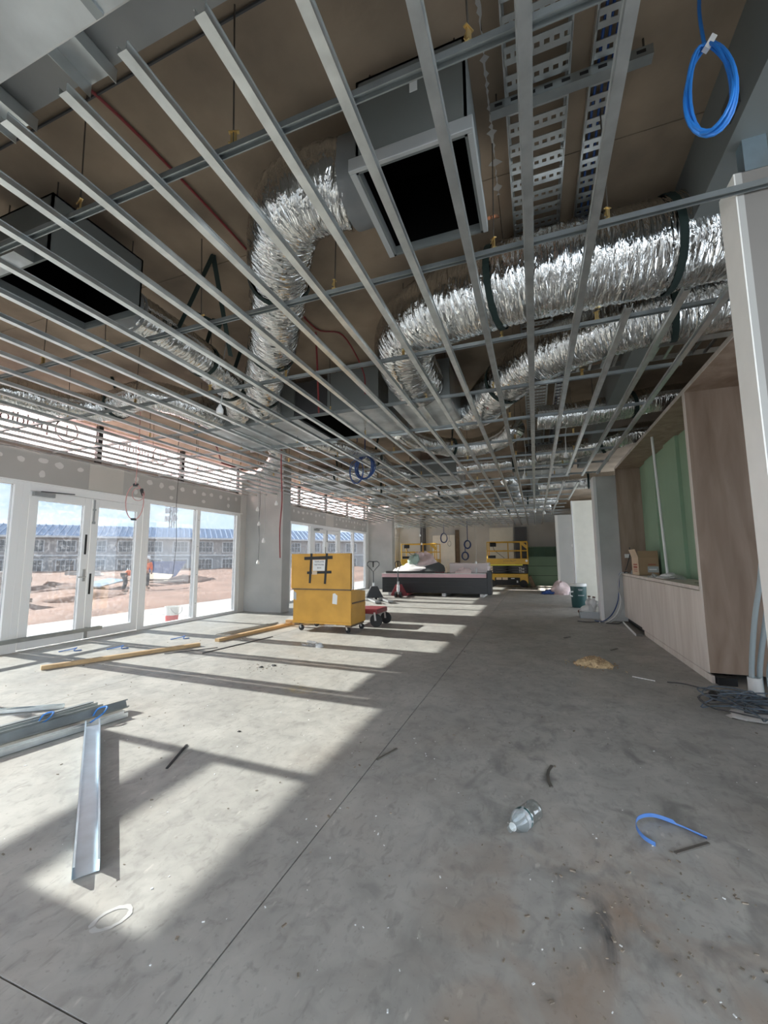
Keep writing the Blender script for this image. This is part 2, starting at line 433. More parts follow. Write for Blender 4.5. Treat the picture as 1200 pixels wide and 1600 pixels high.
# ---- floor: slab panels with saw cuts between
fl = struct('floor')
B().box(-7.2, 6.2, -7.2, 21.6, -.30, -.012).build('joint_base', 'groove', fl)
gx = [-7.2, -4.13, -1.0, 2.6, 6.2]; gy = [-7.2, .912, 21.6]
for i in range(4):
    for j in range(2):
        gsz = .003
        B().box(gx[i]+gsz, gx[i+1]-gsz, gy[j]+gsz, gy[j+1]-gsz, -.2, 0).build('floor_slab', FLOOR, fl)
b = B(); nn = 26
for k in range(nn):      # painted ring mark
    pass
ring = []
for k in range(nn+1):
    t = 2*math.pi*k/nn*.97 - 1.9
    for rr in (1.0, .72):
        rr2 = rr*U(.93, 1.05); ring.append((-1.46 + .05*rr2*math.cos(t) + .012*math.sin(t), 1.172 + .066*rr2*math.sin(t), .0012))
b.add(ring, [(2*k, 2*k+1, 2*k+3, 2*k+2) for k in range(nn)])
b.build('paint_ring', 'chalk', fl)

# ---- concrete slab above, downstand beams
ce = struct('ceiling')
for x0, x1 in ((-7.2, -.12), (-.116, 6.2)):
    for y0, y1 in ((-3.4, 2.35), (2.356, 8.1), (8.106, 14.2), (14.206, 21.6)):  # slab stops short behind the camera: unseen opening added for sky light
        B().box(x0, x1, y0, y1, ZS, ZS+.25).build('slab_panel', 'slab', ce)
B().box(-7.0, 6.0, -.35, .86, 2.98, ZS).build('downstand_beam', 'grey_concrete', ce)
B().box(.93, 1.12, .9, 9.6, 3.16, ZS).build('edge_beam', 'box_grey', ce)  # beam toned darker than concrete, overhead shade put into the colour
_r = random.Random(2)
for x_, y_, n_ in ((-.118, .95, 96),):
    vs = []
    for k in range(n_+1):
        w_ = max(.001, abs(_r.gauss(.004, .006))-.001)*(1+2*(k % 11 in (4, 5))); cx_ = x_+_r.uniform(-.003, .003)
        vs += [(cx_-w_, y_+k*.016, ZS-.0015), (cx_+w_, y_+k*.016+_r.uniform(-.003, .003), ZS-.0015)]
    if x_ < 0: B().add(vs, [(2*k, 2*k+1, 2*k+3, 2*k+2) for k in range(n_)]).build('lime_streak', 'chalk', ce)
B().box(.9, 6, 2.02, 2.12, 3.22, 3.30).build('steel_angle', 'dark_paint', ce)
B().box(.98, 1.07, 2.16, 2.22, 3.0, ZS).build('bulkhead_stud', 'galv_blue', ce)

# ---- glazed wall on the left: three bays + one behind the camera
def bay(y0, wn, dn, near_transom=False, only=None):
    """glazing 7 m long starting at y0; door in the middle"""
    xi, xo = XW, XW-.10
    yj = [y0, y0+7.05]
    frm = lambda: None
    edges = [(0, 1.12), (1.24, 2.24), (2.36, None), (4.55, 5.60), (5.76, 6.82)]
    for (a, c) in ((0.0, 2.43), (4.46, 7.05)):
        nm = 'window_%d' % wn[0 if a == 0 else 1]
        o = struct(nm, (XW, y0+a, 0))
        q = B()
        q.box(xo, xi, y0+a, y0+c, 0, .055)
        q.box(xo, xi, y0+a, y0+c, 2.34, 2.40)
        lw = .10 if a == 0 else .05
        q.box(xo, xi, y0+a, y0+a+lw, .055, 2.34); q.box(xo, xi, y0+c-.10, y0+c, .055, 2.34)
        q.build('window_frame', 'white_frame', o, bevel=.003)
        mid = y0 + (1.16 if a == 0 else 5.725)
        mu = B().box(xo-.02, xi, mid-.045, mid+.045, .055, 2.34).build('mullion', 'white_frame', o, bevel=.003)
        for zz in (.35, .95, 1.55, 2.12):
            B().lathe([(.008, 0), (.008, .003)], (xi, mid, zz), 'X', 8).build('screw_plug', 'ink', mu)
        for s, e in ((y0+a+lw, mid-.045), (mid+.045, y0+c-.10)):
            B().box(xo+.045, xo+.053, s, e, .055, 2.34).build('pane', GLASS, o)
        if near_transom and a == 0:
            B().box(xo, xi-.01, y0+a+.1, mid, 1.93, 2.045).build('transom', 'white_frame', o)
    # door
    d = struct('door_%d' % dn, (XW, y0+2.43, 0))
    ya, yb = y0+2.43, y0+4.46
    q = B(); q.box(xo, xi, ya, ya+.09, 0, 2.40); q.box(xo, xi, yb-.09, yb, 0, 2.40); q.box(xo, xi, ya+.09, yb-.09, 2.28, 2.40)
    q.box(xo, xi, ya+.09, yb-.09, 0, .012)
    q.build('door_frame', 'white_frame', d, bevel=.003)
    ym = (ya+yb)/2 - .02
    for s, e, first in ((ya+.095, ym-.003, True), (ym+.003, yb-.095, False)):
        lf = B(); x0, x1 = xo+.02, xi-.005
        lf.box(x0, x1, s, s+.115, .02, 2.275); lf.box(x0, x1, e-.115, e, .02, 2.275)
        lf.box(x0, x1, s+.115, e-.115, .02, .16); lf.box(x0, x1, s+.115, e-.115, 2.15, 2.275)
        l = lf.build('door_leaf', 'white_frame', d, bevel=.003)
        B().box(xo+.045, xo+.053, s+.115, e-.115, .16, 2.15).build('pane', GLASS2, l)
        if first:
            h = B(); h.box(x1, x1+.012, e-.075, e-.035, .93, 1.12); h.build('lock_plate', 'grey_metal', l, bevel=.003)
            B().tube([(x1, e-.055, 1.0), (x1+.05, e-.055, 1.0), (x1+.055, e-.18, 1.0)], .009).build('lever_handle', 'castor_metal', l, True)
            B().box(x1, x1+.006, e-.075, e-.045, 1.36, 1.68).build('tape_strip', 'black', l)
            c_ = B().box(x1+.005, x1+.065, s+.02, s+.30, 2.20, 2.26).build('door_closer', 'grey_metal', l, bevel=.004)
            B().bar((x1+.04, s+.12, 2.275), (x1+.02, e-.30, 2.30), .022, .014).build('closer_arm', 'dark_paint', c_)
        else:
            B().box(x1, x1+.006, s+.03, s+.06, .72, 1.05).build('tape_strip', 'black', l)
            bb = B(); bb.box(x1, x1+.012, s+.02, s+.045, 1.86, 2.26); bb.box(x1, x1+.02, s+.01, s+.055, 1.86, 1.90); bb.box(x1, x1+.02, s+.01, s+.055, 2.08, 2.11)
            bb.build('flush_bolt', 'grey_metal', l)
            B().box(x1, x1+.02, s+.01, s+.05, .03, .20).build('flush_bolt', 'grey_metal', l)
WN = 1
for k, y0 in enumerate((1.25-PITCH, 1.25, 1.25+PITCH, 1.25+2*PITCH)):
    if k < 3: bay(y0, (2*k+1, 2*k+2), k+1, near_transom=(k == 1))
# third bay seen beyond the far pier: one window only
o = struct('window_7', (XW, 19.0, 0))
q = B(); q.box(XW-.1, XW, 17.5, 20.3, 0, .055); q.box(XW-.1, XW, 17.5, 20.3, 2.34, 2.4); q.box(XW-.1, XW, 17.5, 17.6, .055, 2.34); q.box(XW-.1, XW, 20.2, 20.3, .055, 2.34); q.box(XW-.1, XW, 18.8, 18.9, .055, 2.34)
q.build('window_frame', 'white_frame', o); B().box(XW-.055, XW-.047, 18.9, 20.2, .055, 2.34).build('pane', GLASS, o); B().box(XW-.055, XW-.047, 17.6, 18.8, .055, 2.34).build('pane', GLASS, o)
wl = struct('wall_left', (XW, 0, 0))
def header(y0, y1):
    B().box(XW-.16, XW+.012, y0, y1, 2.40, ZB+.02).build('header_panel', 'plasterboard_grey', wl)
    ym = y0 + (y1-y0)*.52
    B().box(XW+.012, XW+.015, ym-.35, ym+.25, 2.42, ZB).build('jointed_panel', 'plasterboard', wl)
    b = B()
    b.box(XW-.16, XW+.022, y0, y1, 2.385, 2.405); b.build('reveal_bead', 'white_frame', wl)
    for s, n in ((y0+.25, 12), (ym+.5, 12)):
        for i in range(n):
            y = s + i*.27 + U(-.03, .03)
            if abs(y-ym) < .36 or y > y1-.1: continue
            for z in ((2.72, 2.52) if i % 3 == 0 else (2.72,)):
                zz = z + U(-.02, .02); ry, rz = U(.04, .075), U(.035, .055); pts = []
                for k in range(12):
                    t = k*math.pi/6; w_ = U(.85, 1.1); pts.append((XW+.0128, y+ry*w_*math.cos(t), zz+rz*w_*math.sin(t)))
                B().add(pts, [tuple(range(12))]).build('plaster_dab', 'plaster_patch', wl)
for k in range(3):
    y0 = 1.25+(k-1)*PITCH; header(y0-.05, y0+7.12)
header(17.65, 21.0)
def pier(y0, y1, bx0):
    B().box(XW-.12, XW+.02, y0, y1, 0, ZS).build('wall_return', 'rendered_wall', wl)
    B().box(XW+.02, -5.72, bx0, bx0+.34, 0, ZS).build('blade_column', 'column_concrete', wl, bevel=.006)
for k in range(-1, 3):
    pier(8.30+(k-1)*PITCH+.0, 9.40+(k-1)*PITCH, 8.50+(k-1)*PITCH)
B().box(XW-.12, XW+.02, 20.3, 21.5, 0, ZS).build('wall_return', 'rendered_wall', wl)
# lining and translucent membrane above the heads
for k in range(3):
    y0 = 1.25+(k-1)*PITCH
    B().box(XW-.155, XW-.14, y0-.05, y0+7.1, ZB, 2.99).build('head_plate', 'plasterboard_grey', wl)
    for i in range(5):
        ys = y0 + i*1.77
        B().box(XW-.14, XW-.07, ys-.05, ys+.03, 2.86, ZS).build('stud', 'dark_paint', wl)
    me_ = B().box(XW-.152, XW-.148, y0-.05, y0+7.1, 2.985, ZS).build('building_wrap', 'pink_wrap', wl)
    for i in range(4):
        yc = y0 + .9 + i*1.77
        text('wrap_lettering', 'oibbiq \u2295', .26, me_, (XW-.147, yc, 3.32), (R(90), 0, R(90)), 'wrap_print')
        text('wrap_lettering', 'VABIOYOSAL  Y', .12, me_, (XW-.147, yc, 3.13), (R(90), 0, R(90)), 'wrap_print', spacing=1.1)
        text('wrap_lettering', 'vabioy osal', .05, me_, (XW-.147, yc+.3, 3.03), (R(90), 0, R(90)), 'wrap_print')
# ---- back wall
wb = struct('wall_back', (0, 21, 0))
B().box(-7.0, -.95, 21.0, 21.25, 0, ZS).build('wall_panel', 'rendered_wall', wb)
B().box(-.95, 6.0, 21.0, 21.25, 0, ZS).build('wall_panel', 'plasterboard_grey', wb)
B().box(-5.6, -5.35, 20.8, 21.0, 0, ZS).build('dark_stud', 'dark_paint', wb)
B().box(-3.78, -3.60, 20.86, 21.0, 0, 2.7).build('dark_stud', 'timber_dark', wb)
B().box(-2.1, -.98, 20.9, 21.0, .3, 2.75).build('cream_sheet', 'cream_board', wb)
B().box(-.9, -.35, 20.9, 21.0, 0, 2.75).build('dark_stud', 'dark_paint', wb)
# ---- right side: concrete blade, plaster nibs, outer wall
wr = struct('wall_right', (3, 10, 0))
B().box(1.24, 1.74, 9.40, 10.0, 0, 2.92).build('concrete_blade', 'blade_concrete', wr, bevel=.01)
B().box(1.185, 1.24, 9.385, 9.75, 0, 2.92).build('white_edge', 'white_frame', wr)
B().box(1.02, 3.0, 12.6, 12.75, 0, 2.84).build('plaster_nib', 'cream_board', wr)
B().box(1.0, 1.03, 12.56, 12.78, 0, 2.84).build('corner_bead', 'white_frame', wr)
B().box(.80, 3.0, 16.6, 16.8, 0, 2.84).build('plaster_nib', 'plasterboard_grey', wr)
B().box(.74, .83, 16.55, 16.75, 0, 2.84).build('corner_bead', 'plasterboard', wr)
for z, r in ((.5, .06), (.85, .05), (1.2, .05), (1.7, .09), (2.2, .06)):
    B().lathe([(r, 0), (r, .004)], (1.35, 16.595, z), 'Y', 10).build('plaster_dab', 'plaster_patch', wr)
B().box(3.0, 3.15, 3.9, 10.0, 0, ZS).build('outer_wall', 'rendered_wall', wr); B().box(3.0, 3.15, 16.9, 21.2, 0, ZS).build('outer_wall', 'rendered_wall', wr)  # gaps between the wall pieces are openings added for sky fill light
# nib close to the camera on the right
nb = struct('wall_nib', (.93, 2.2, 0))
B().box(.936, 3.2, 2.15, 2.30, 0, 2.99).build('nib_panel', 'nib_face_shaded', nb)
B().box(.93, .936, 2.148, 2.305, 0, 2.99).build('corner_strip', 'white_wall', nb)  # window side of the nib, its light put into the white
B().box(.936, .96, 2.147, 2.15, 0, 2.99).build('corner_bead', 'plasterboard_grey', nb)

# ================================================================== CEILING GRID (one thing)
cg = thing('ceiling_grid', (-2.5, 8, ZB), 'galvanised suspended ceiling frame of battens and cross rails without boards', 'ceiling grid')
prof = [(-.0195, 0), (.0195, 0), (.0205, .027), (.025, .027), (.025, .029), (.0185, .029), (.0175, .0025), (-.0175, .0025), (-.0185, .029), (-.025, .029), (-.025, .027), (-.0205, .027)]
def batten(x, y0, y1):
    sk = U(-.006, .006)
    B().prism([(x+a, ZB+c+sk*.2) for a, c in prof], y0, y1).build('batten', 'galv', cg)
for k in range(-22, 2):
    x = .04 + .298*k
    batten(x, .78 + U(-.01, .01) if k <= -3 else -.25, 20.9)
batten(.64, 2.88, 8.65); batten(.93, 2.80, 8.8); batten(1.18, 2.84, 8.7)
batten(.64, 9.3, 16.4); batten(.93, 9.5, 12.4)
rprof = [(-.015, 0), (-.010, 0), (-.010, .018), (.010, .018), (.010, 0), (.015, 0), (.015, .026), (.006, .026), (.006, .031), (-.006, .031), (-.006, .026), (-.015, .026)]
for j in range(21):
    y = 1.18 + .94*j; x1 = 1.9 if j == 1 else (1.24 if y < 9 else (.95 if y < 16.5 else 2.8))
    if j == 0: x1 = 1.5
    B().prism([(y+a, ZB+.029+c) for a, c in rprof], -6.80, x1, 'X').build('cross_rail', 'galv_dull', cg)
# perimeter channel by the glazed wall
B().prism([(-6.80, ZB+.0), (-6.76, ZB), (-6.76, ZB+.003), (-6.797, ZB+.003), (-6.797, ZB+.03), (-6.80, ZB+.03)], .9, 20.9).build('wall_channel', 'galv', cg)
clip = B(); clip.box(-.012, .012, -.003, .003, 0, .062); clip.box(-.018, .018, -.012, .012, .0, .006); clip.bar((-.02, 0, .058), (.02, 0, .07), .014, .004)
clip.bar((.0, 0, .062), (.0, 0.014, .035), .014, .004)
clip_me = clip.mesh('clip', 'brass')
rod_me = B().tube([(0, 0, 0), (0, 0, 1)], .0035, 6).mesh('hanger_rod', 'rod', True)
for j in range(9):
    y = 1.18 + .94*j
    for x in (-5.9, -4.95, -3.98, -3.0, -2.02, -1.06, -.18, .56):
        xx = x + U(-.08, .08)
        if j > 0: xx += U(-.1, .1)
        r_ = inst('hanger_rod', rod_me, cg, (xx, y, ZB+.06), (U(-.03, .03), U(-.03, .03), 0), (1, 1, ZS-ZB-.06))
        c_ = bpy.data.objects.new('clip', clip_me); C.objects.link(c_); c_.parent = cg
        off = ORG[cg.name]; c_.location = (xx-off[0], y-off[1], ZB+.055-off[2]); c_.rotation_euler = (0, 0, U(0, 3))

# ================================================================== ABOVE-CEILING SERVICES
def duct(name, pts, rad, label, straps=(), step=.012, n=34, seed=1, group=None, green=None):
    rnd = random.Random(seed)
    P = crv(pts, 10)
    L_ = [0]
    for i in range(1, len(P)): L_.append(L_[-1] + (P[i]-P[i-1]).length)
    tot = L_[-1]; N = max(12, int(tot/step)); Q = []; i = 0
    for k in range(N+1):
        s = tot*k/N
        while i < len(L_)-2 and L_[i+1] < s: i += 1
        t = (s-L_[i])/max(1e-9, L_[i+1]-L_[i]); Q.append(P[i].lerp(P[i+1], t))
    root = thing(name, (P[0].x, P[0].y, P[0].z-rad), label, 'air duct', group)
    vs = []; fs = []; prev = None; lump = [[rnd.uniform(-1, 1) for _ in range(n)] for _ in range(N//6+3)]
    for k in range(N+1):
        d = (Q[min(k+1, N)]-Q[max(k-1, 0)]).normalized()
        if prev is None: u = d.cross(Vector((0, 0, 1))).normalized()
        else: u = (prev-d*prev.dot(d)).normalized()
        prev = u; v = d.cross(u); s = tot*k/N
        rib = .004*math.sin(2*math.pi*s/.038 + 1.3*math.sin(s*9))
        for a in range(n):
            t = 2*math.pi*a/n; l0 = lump[k//6][a]; l1 = lump[k//6+1][a]; f = (k % 6)/6
            r = rad + rib + .0055*(l0*(1-f)+l1*f) + rnd.uniform(-.0015, .0015)
            vs.append(Q[k] + (u*math.cos(t)+v*math.sin(t))*r)
    for k in range(N):
        for a in range(n):
            a2 = (a+1) % n; fs.append((k*n+a, k*n+a2, (k+1)*n+a2, (k+1)*n+a))
    fs.append(tuple(reversed(range(n)))); fs.append(tuple(N*n+a for a in range(n)))
    bb = B(); bb.add(vs, fs)
    off = ORG[root.name]; me = bpy.data.meshes.new('foil_sleeve')
    me.from_pydata([(p[0]-off[0], p[1]-off[1], p[2]-off[2]) for p in bb.v], [], bb.f)
    uvl = me.uv_layers.new(name='UVMap'); dat = []
    for poly in me.polygons:
        for vi in poly.vertices: dat += [(vi//n)*tot/N, (vi % n)/n*2*math.pi*rad*3]
    uvl.data.foreach_set('uv', dat)
    me.polygons.foreach_set('use_smooth', [True]*len(me.polygons)); me.materials.append(FOIL)
    so = bpy.data.objects.new('foil_sleeve', me); C.objects.link(so); so.parent = root; ORG[so.name] = off
    for fr in straps:
        k = int(N*fr); c = Q[k]; d = (Q[min(k+1, N)]-Q[max(k-1, 0)]).normalized(); u = d.cross(Vector((0, 0, 1))).normalized(); v = d.cross(u)
        band = []; ns = 28
        for h in (-.022, .022):
            for a in range(ns):
                t = 2*math.pi*a/ns; band.append(c + d*h + (u*math.cos(t)+v*math.sin(t))*(rad+.012))
        sb = B().add(band, [(a, (a+1) % ns, ns+(a+1) % ns, ns+a) for a in range(ns)])
        sb.bar(c+Vector((0, 0, rad)) + u*rad*.2, Vector((c.x+u.x*.1, c.y+u.y*.1, ZS-.005)), .04, .004, tuple(d))
        st = sb.build('hanging_strap', 'dark_strap', root)
        s_ = st.modifiers.new('solid', 'SOLIDIFY'); s_.thickness = .003
    return root

def open_box(name, x0, x1, y0, y1, z0, z1, label, flange=True, mat='box_grey'):
    """sheet-metal register box, open underneath, dark lining"""
    o = thing(name, ((x0+x1)/2, (y0+y1)/2, z0), label, 'register box')
    q = B(); t = .012
    q.box(x0, x1, y0, y0+t, z0, z1); q.box(x0, x1, y1-t, y1, z0, z1); q.box(x0, x0+t, y0, y1, z0, z1); q.box(x1-t, x1, y0, y1, z0, z1); q.box(x0, x1, y0, y1, z1-t, z1)
    q.build('housing', mat, o)
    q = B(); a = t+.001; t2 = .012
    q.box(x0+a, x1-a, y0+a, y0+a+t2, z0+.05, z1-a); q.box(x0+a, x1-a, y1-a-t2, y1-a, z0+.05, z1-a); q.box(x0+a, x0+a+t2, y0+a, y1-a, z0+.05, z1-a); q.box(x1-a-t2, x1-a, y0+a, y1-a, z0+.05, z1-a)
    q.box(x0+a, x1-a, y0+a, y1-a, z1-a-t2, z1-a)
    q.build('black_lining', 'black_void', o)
    if flange:
        for (a0, a1, c0, c1) in ((x0-.03, x1+.025, y0-.02, y0), (x0-.03, x0, y0, y1), (x1, x1+.025, y0, y1)):
            B().box(a0, a1, c0, c1, z0-.004, z0+.06).build('flange_bar', 'flange', o, bevel=.003)
    for sx in (x0+.05, x1-.05):
        for sy in (y0+.05, y1-.05):
            B().tube([(sx, sy, z1), (sx, sy, ZS-.002)], .004, 6).build('hanger_rod', 'rod', o)
    return o
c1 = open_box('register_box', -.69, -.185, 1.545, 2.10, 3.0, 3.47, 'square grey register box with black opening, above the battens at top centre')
B().box(-.43, -.395, 1.542, 1.545, 3.30, 3.37).build('paper_tag', 'paper', c1, label='small pale paper tag')
B().lathe([(.205, 0), (.205, .11), (.215, .115), (.215, .13)], (-.835, 1.80, 3.22), 'X', 32).build('collar', 'collar', c1, True)
duct('flexible_duct', [(-.84, 1.80, 3.22), (-.98, 1.77, 3.22), (-1.2, 1.80, 3.2), (-1.42, 2.02, 3.18), (-1.62, 2.30, 3.17), (-1.9, 2.66, 3.16), (-2.2, 3.03, 3.15), (-2.6, 3.47, 3.14), (-2.95, 3.9, 3.12), (-3.1, 4.22, 3.12)], .20,
     'large crinkled foil duct bending from the square register box down to the left', (.27, .55, .82), seed=3)
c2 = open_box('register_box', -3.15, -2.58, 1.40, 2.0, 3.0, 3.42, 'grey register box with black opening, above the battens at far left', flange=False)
B().box(-3.02, -2.7, 1.30, 1.40, 3.0, 3.10).build('flange_bar', 'galv_sheet', c2)
B().lathe([(.15, 0), (.15, .12), (.16, .125), (.16, .14)], (-2.84, 2.0, 3.16), 'Y', 28).build('collar', 'collar', c2, True)
duct('flexible_duct', [(-2.84, 2.12, 3.16), (-2.83, 2.4, 3.15), (-2.87, 2.85, 3.14), (-3.0, 3.35, 3.14), (-3.25, 3.85, 3.12), (-3.52, 4.2, 3.12)], .15,
     'foil duct running from the left register box, parallel to the battens', (.35, .62), seed=5)
# black webbing tied in an A shape above that duct
wbg = thing('webbing_strap', (-2.55, 2.45, 3.0), 'black webbing strap tied in an A shape under the slab beside the foil duct', 'strap')
q = B(); a = Vector((-2.18, 2.25, ZS-.01)); q.bar(a, (-2.75, 2.45, 3.10), .05, .004, (0, 1, 0)); q.bar(a, (-2.42, 2.75, 3.02), .05, .004, (0, 1, 0)); q.bar((-2.58, 2.40, 3.28), (-2.40, 2.6, 3.2), .05, .004, (0, 1, 0))
q.build('webbing', 'dark_strap', wbg)
duct('flexible_duct', [(-6.3, 1.6, 3.14), (-5.75, 2.2, 3.15), (-5.45, 2.75, 3.15), (-5.3, 3.25, 3.16), (-5.0, 3.55, 3.2), (-4.55, 3.5, 3.24), (-4.15, 3.5, 3.2), (-3.9, 3.8, 3.14), (-3.9, 4.22, 3.12)], .17,
     'foil duct snaking above the glazed doors at far left', (.28, .62), seed=7)
duct('flexible_duct', [(2.2, 2.95, 3.28), (1.6, 2.95, 3.26), (1.15, 2.90, 3.24), (.7, 2.86, 3.19), (.15, 2.84, 3.185), (-.35, 2.92, 3.185), (-.75, 3.06, 3.19), (-1.02, 3.38, 3.19), (-1.12, 3.82, 3.18), (-1.12, 4.22, 3.17)], .275,
     'thick foil duct crossing from the white corner and elbowing away at centre', (.32, .56), seed=9)
duct('flexible_duct', [(2.2, 3.55, 3.15), (1.7, 3.53, 3.15), (1.27, 3.53, 3.15), (.7, 3.66, 3.15), (.2, 3.95, 3.15), (-.12, 4.3, 3.14), (-.36, 4.7, 3.14), (-.55, 5.1, 3.15), (-.8, 5.28, 3.16)], .235,
     'second thick foil duct, lower right, curving away behind the first', (.3, .72), seed=11)
gsm = 'smaller foil ducts deeper in the ceiling'
for lb, pts, rad in (
    ('foil duct sweeping behind the ceiling box at centre, over the cable tray', [(-1.75, 5.45, 3.1), (-1.65, 6.1, 3.1), (-1.2, 6.75, 3.1), (-.7, 6.75, 3.1), (-.35, 6.45, 3.12), (-.2, 6.1, 3.13)], .15),
    ('foil duct lying straight across behind the transverse cable tray at right', [(.1, 5.75, 3.12), (.6, 5.8, 3.13), (1.2, 5.9, 3.2), (1.6, 5.95, 3.26), (2.4, 6.1, 3.27)], .16),
    ('foil duct across the ceiling near the far end of the oak niche', [(.1, 7.8, 3.1), (.75, 7.75, 3.12), (1.3, 7.6, 3.2), (1.6, 7.58, 3.27), (2.2, 7.5, 3.28)], .16),
    ('foil duct behind the hanging blue coil, sloping away to the right', [(-3.3, 5.5, 3.12), (-2.9, 6.1, 3.1), (-2.7, 6.9, 3.1), (-2.75, 7.7, 3.08), (-2.55, 8.4, 3.08)], .15),
    ('foil duct drooping above the first concrete pier by the windows', [(-3.9, 5.5, 3.12), (-4.1, 5.9, 3.1), (-4.6, 6.5, 3.1), (-5.3, 7.1, 3.1), (-5.9, 7.3, 3.14)], .15),
    ('foil duct snaking over the stacked plasterboard, left branch', [(-3.7, 12.2, 3.06), (-3.2, 11.6, 3.08), (-2.5, 11.2, 3.08), (-1.8, 11.0, 3.08), (-1.35, 10.7, 3.08), (-1.0, 10.2, 3.08)], .15),
    ('foil duct running lengthwise beside the long cable tray', [(-.55, 9.9, 3.1), (-.45, 10.8, 3.08), (-.5, 12.0, 3.08), (-.4, 13.4, 3.08)], .16),
    ('foil duct above the cream nib at the right', [(.2, 11.2, 3.1), (.8, 11.0, 3.1), (1.5, 10.9, 3.1), (2.4, 10.8, 3.12)], .18),
    ('foil duct far over the scissor lift', [(-2.2, 16.4, 3.08), (-1.2, 16.0, 3.08), (-.2, 15.8, 3.08), (.6, 15.6, 3.1)], .16),
    ('far foil duct above the second concrete pier', [(-5.6, 13.8, 3.1), (-4.9, 14.4, 3.08), (-4.0, 14.8, 3.08), (-3.2, 15.6, 3.08)], .16),
    ('foil duct over the second row of windows', [(-5.0, 9.85, 3.1), (-4.4, 10.0, 3.08), (-3.6, 10.1, 3.1), (-2.8, 10.9, 3.12)], .15)):
    duct('flexible_duct', pts, rad, lb, (.5,), step=.02, n=26, seed=len(lb), group=gsm)
for lb, pts, rad in (
    ('foil duct crossing above the yellow site box', [(-4.9, 7.9, 3.1), (-4.3, 8.1, 3.1), (-3.7, 8.0, 3.08), (-3.1, 8.05, 3.1)], .15),
    ('foil duct crossing between the cable tray and the concrete column', [(-1.4, 8.3, 3.1), (-.6, 8.2, 3.1), (.2, 8.25, 3.1), (.7, 8.5, 3.1)], .15),
    ('foil duct curving over the red pallet jack', [(-4.6, 11.4, 3.08), (-4.2, 12.2, 3.08), (-4.4, 13.2, 3.08), (-5.2, 13.9, 3.1)], .15),
    ('foil duct crossing over the wide tray far back', [(-1.0, 13.8, 3.08), (0, 13.75, 3.08), (.7, 13.9, 3.08)], .16),
    ('last foil duct before the grey back wall', [(-4.2, 17.6, 3.08), (-3.0, 17.9, 3.08), (-1.6, 17.7, 3.08), (-.2, 18.0, 3.08)], .16)):
    duct('flexible_duct', pts, rad, lb, (.5,), step=.02, n=26, seed=len(lb), group=gsm)
# fan-coil plenums
def plenum(x0, x1, y0, y1, z0, z1, label, ribs=1, black_end=False):
    o = thing('plenum_box', ((x0+x1)/2, (y0+y1)/2, z0), label, 'plenum box')
    B().box(x0, x1, y0, y1, z0, z1).build('casing', 'galv_sheet', o, bevel=.004)
    for i in range(ribs):
        x = x0 + (x1-x0)*(i+1)/(ribs+1); B().box(x-.012, x+.012, y0+.02, y1-.02, z0-.012, z0).build('rib', 'galv', o)
    B().box(x0-.015, x1+.015, y0-.02, y0, z0-.015, z1).build('front_panel', 'box_grey', o, bevel=.003)
    B().box(x0-.02, x1+.02, y1, y1+.02, z0-.015, z1).build('end_flange', 'galv', o)
    for sx in (x0+.05, x1-.05):
        for sy in (y0+.1, y1-.1): B().tube([(sx, sy, z1), (sx, sy, ZS-.002)], .005, 6).build('hanger_rod', 'rod', o)
    return o
plenum(-4.25, -2.72, 4.22, 5.38, 3.0, 3.42, 'wide galvanised plenum box above the battens, left of the dark slot', 2)
plenum(-2.22, -1.60, 4.20, 5.38, 3.0, 3.45, 'narrow galvanised plenum box right of the dark slot', 0)
plenum(-1.47, -.80, 4.25, 5.35, 3.0, 3.42, 'galvanised plenum box fed by the thick elbowed foil duct', 1)
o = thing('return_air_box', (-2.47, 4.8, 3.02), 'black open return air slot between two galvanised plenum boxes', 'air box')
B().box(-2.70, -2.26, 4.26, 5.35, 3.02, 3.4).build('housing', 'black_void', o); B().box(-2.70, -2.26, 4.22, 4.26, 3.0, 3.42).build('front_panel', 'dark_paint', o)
plenum(-5.2, -4.2, 8.6, 9.6, 3.02, 3.4, 'galvanised plenum box over the first concrete pier', 1)
plenum(-2.6, -1.5, 8.6, 9.7, 3.02, 3.4, 'galvanised plenum box in the middle of the ceiling, beyond the blue coil', 1)
plenum(-.35, .75, 8.7, 9.6, 3.02, 3.4, 'galvanised plenum box over the long cable tray before the concrete column', 1)
plenum(-3.4, -2.2, 12.8, 13.9, 3.02, 3.4, 'galvanised plenum box above the plasterboard stack', 1)
plenum(-1.2, .2, 14.2, 15.2, 3.02, 3.4, 'far galvanised plenum box in front of the scissor lift', 1)
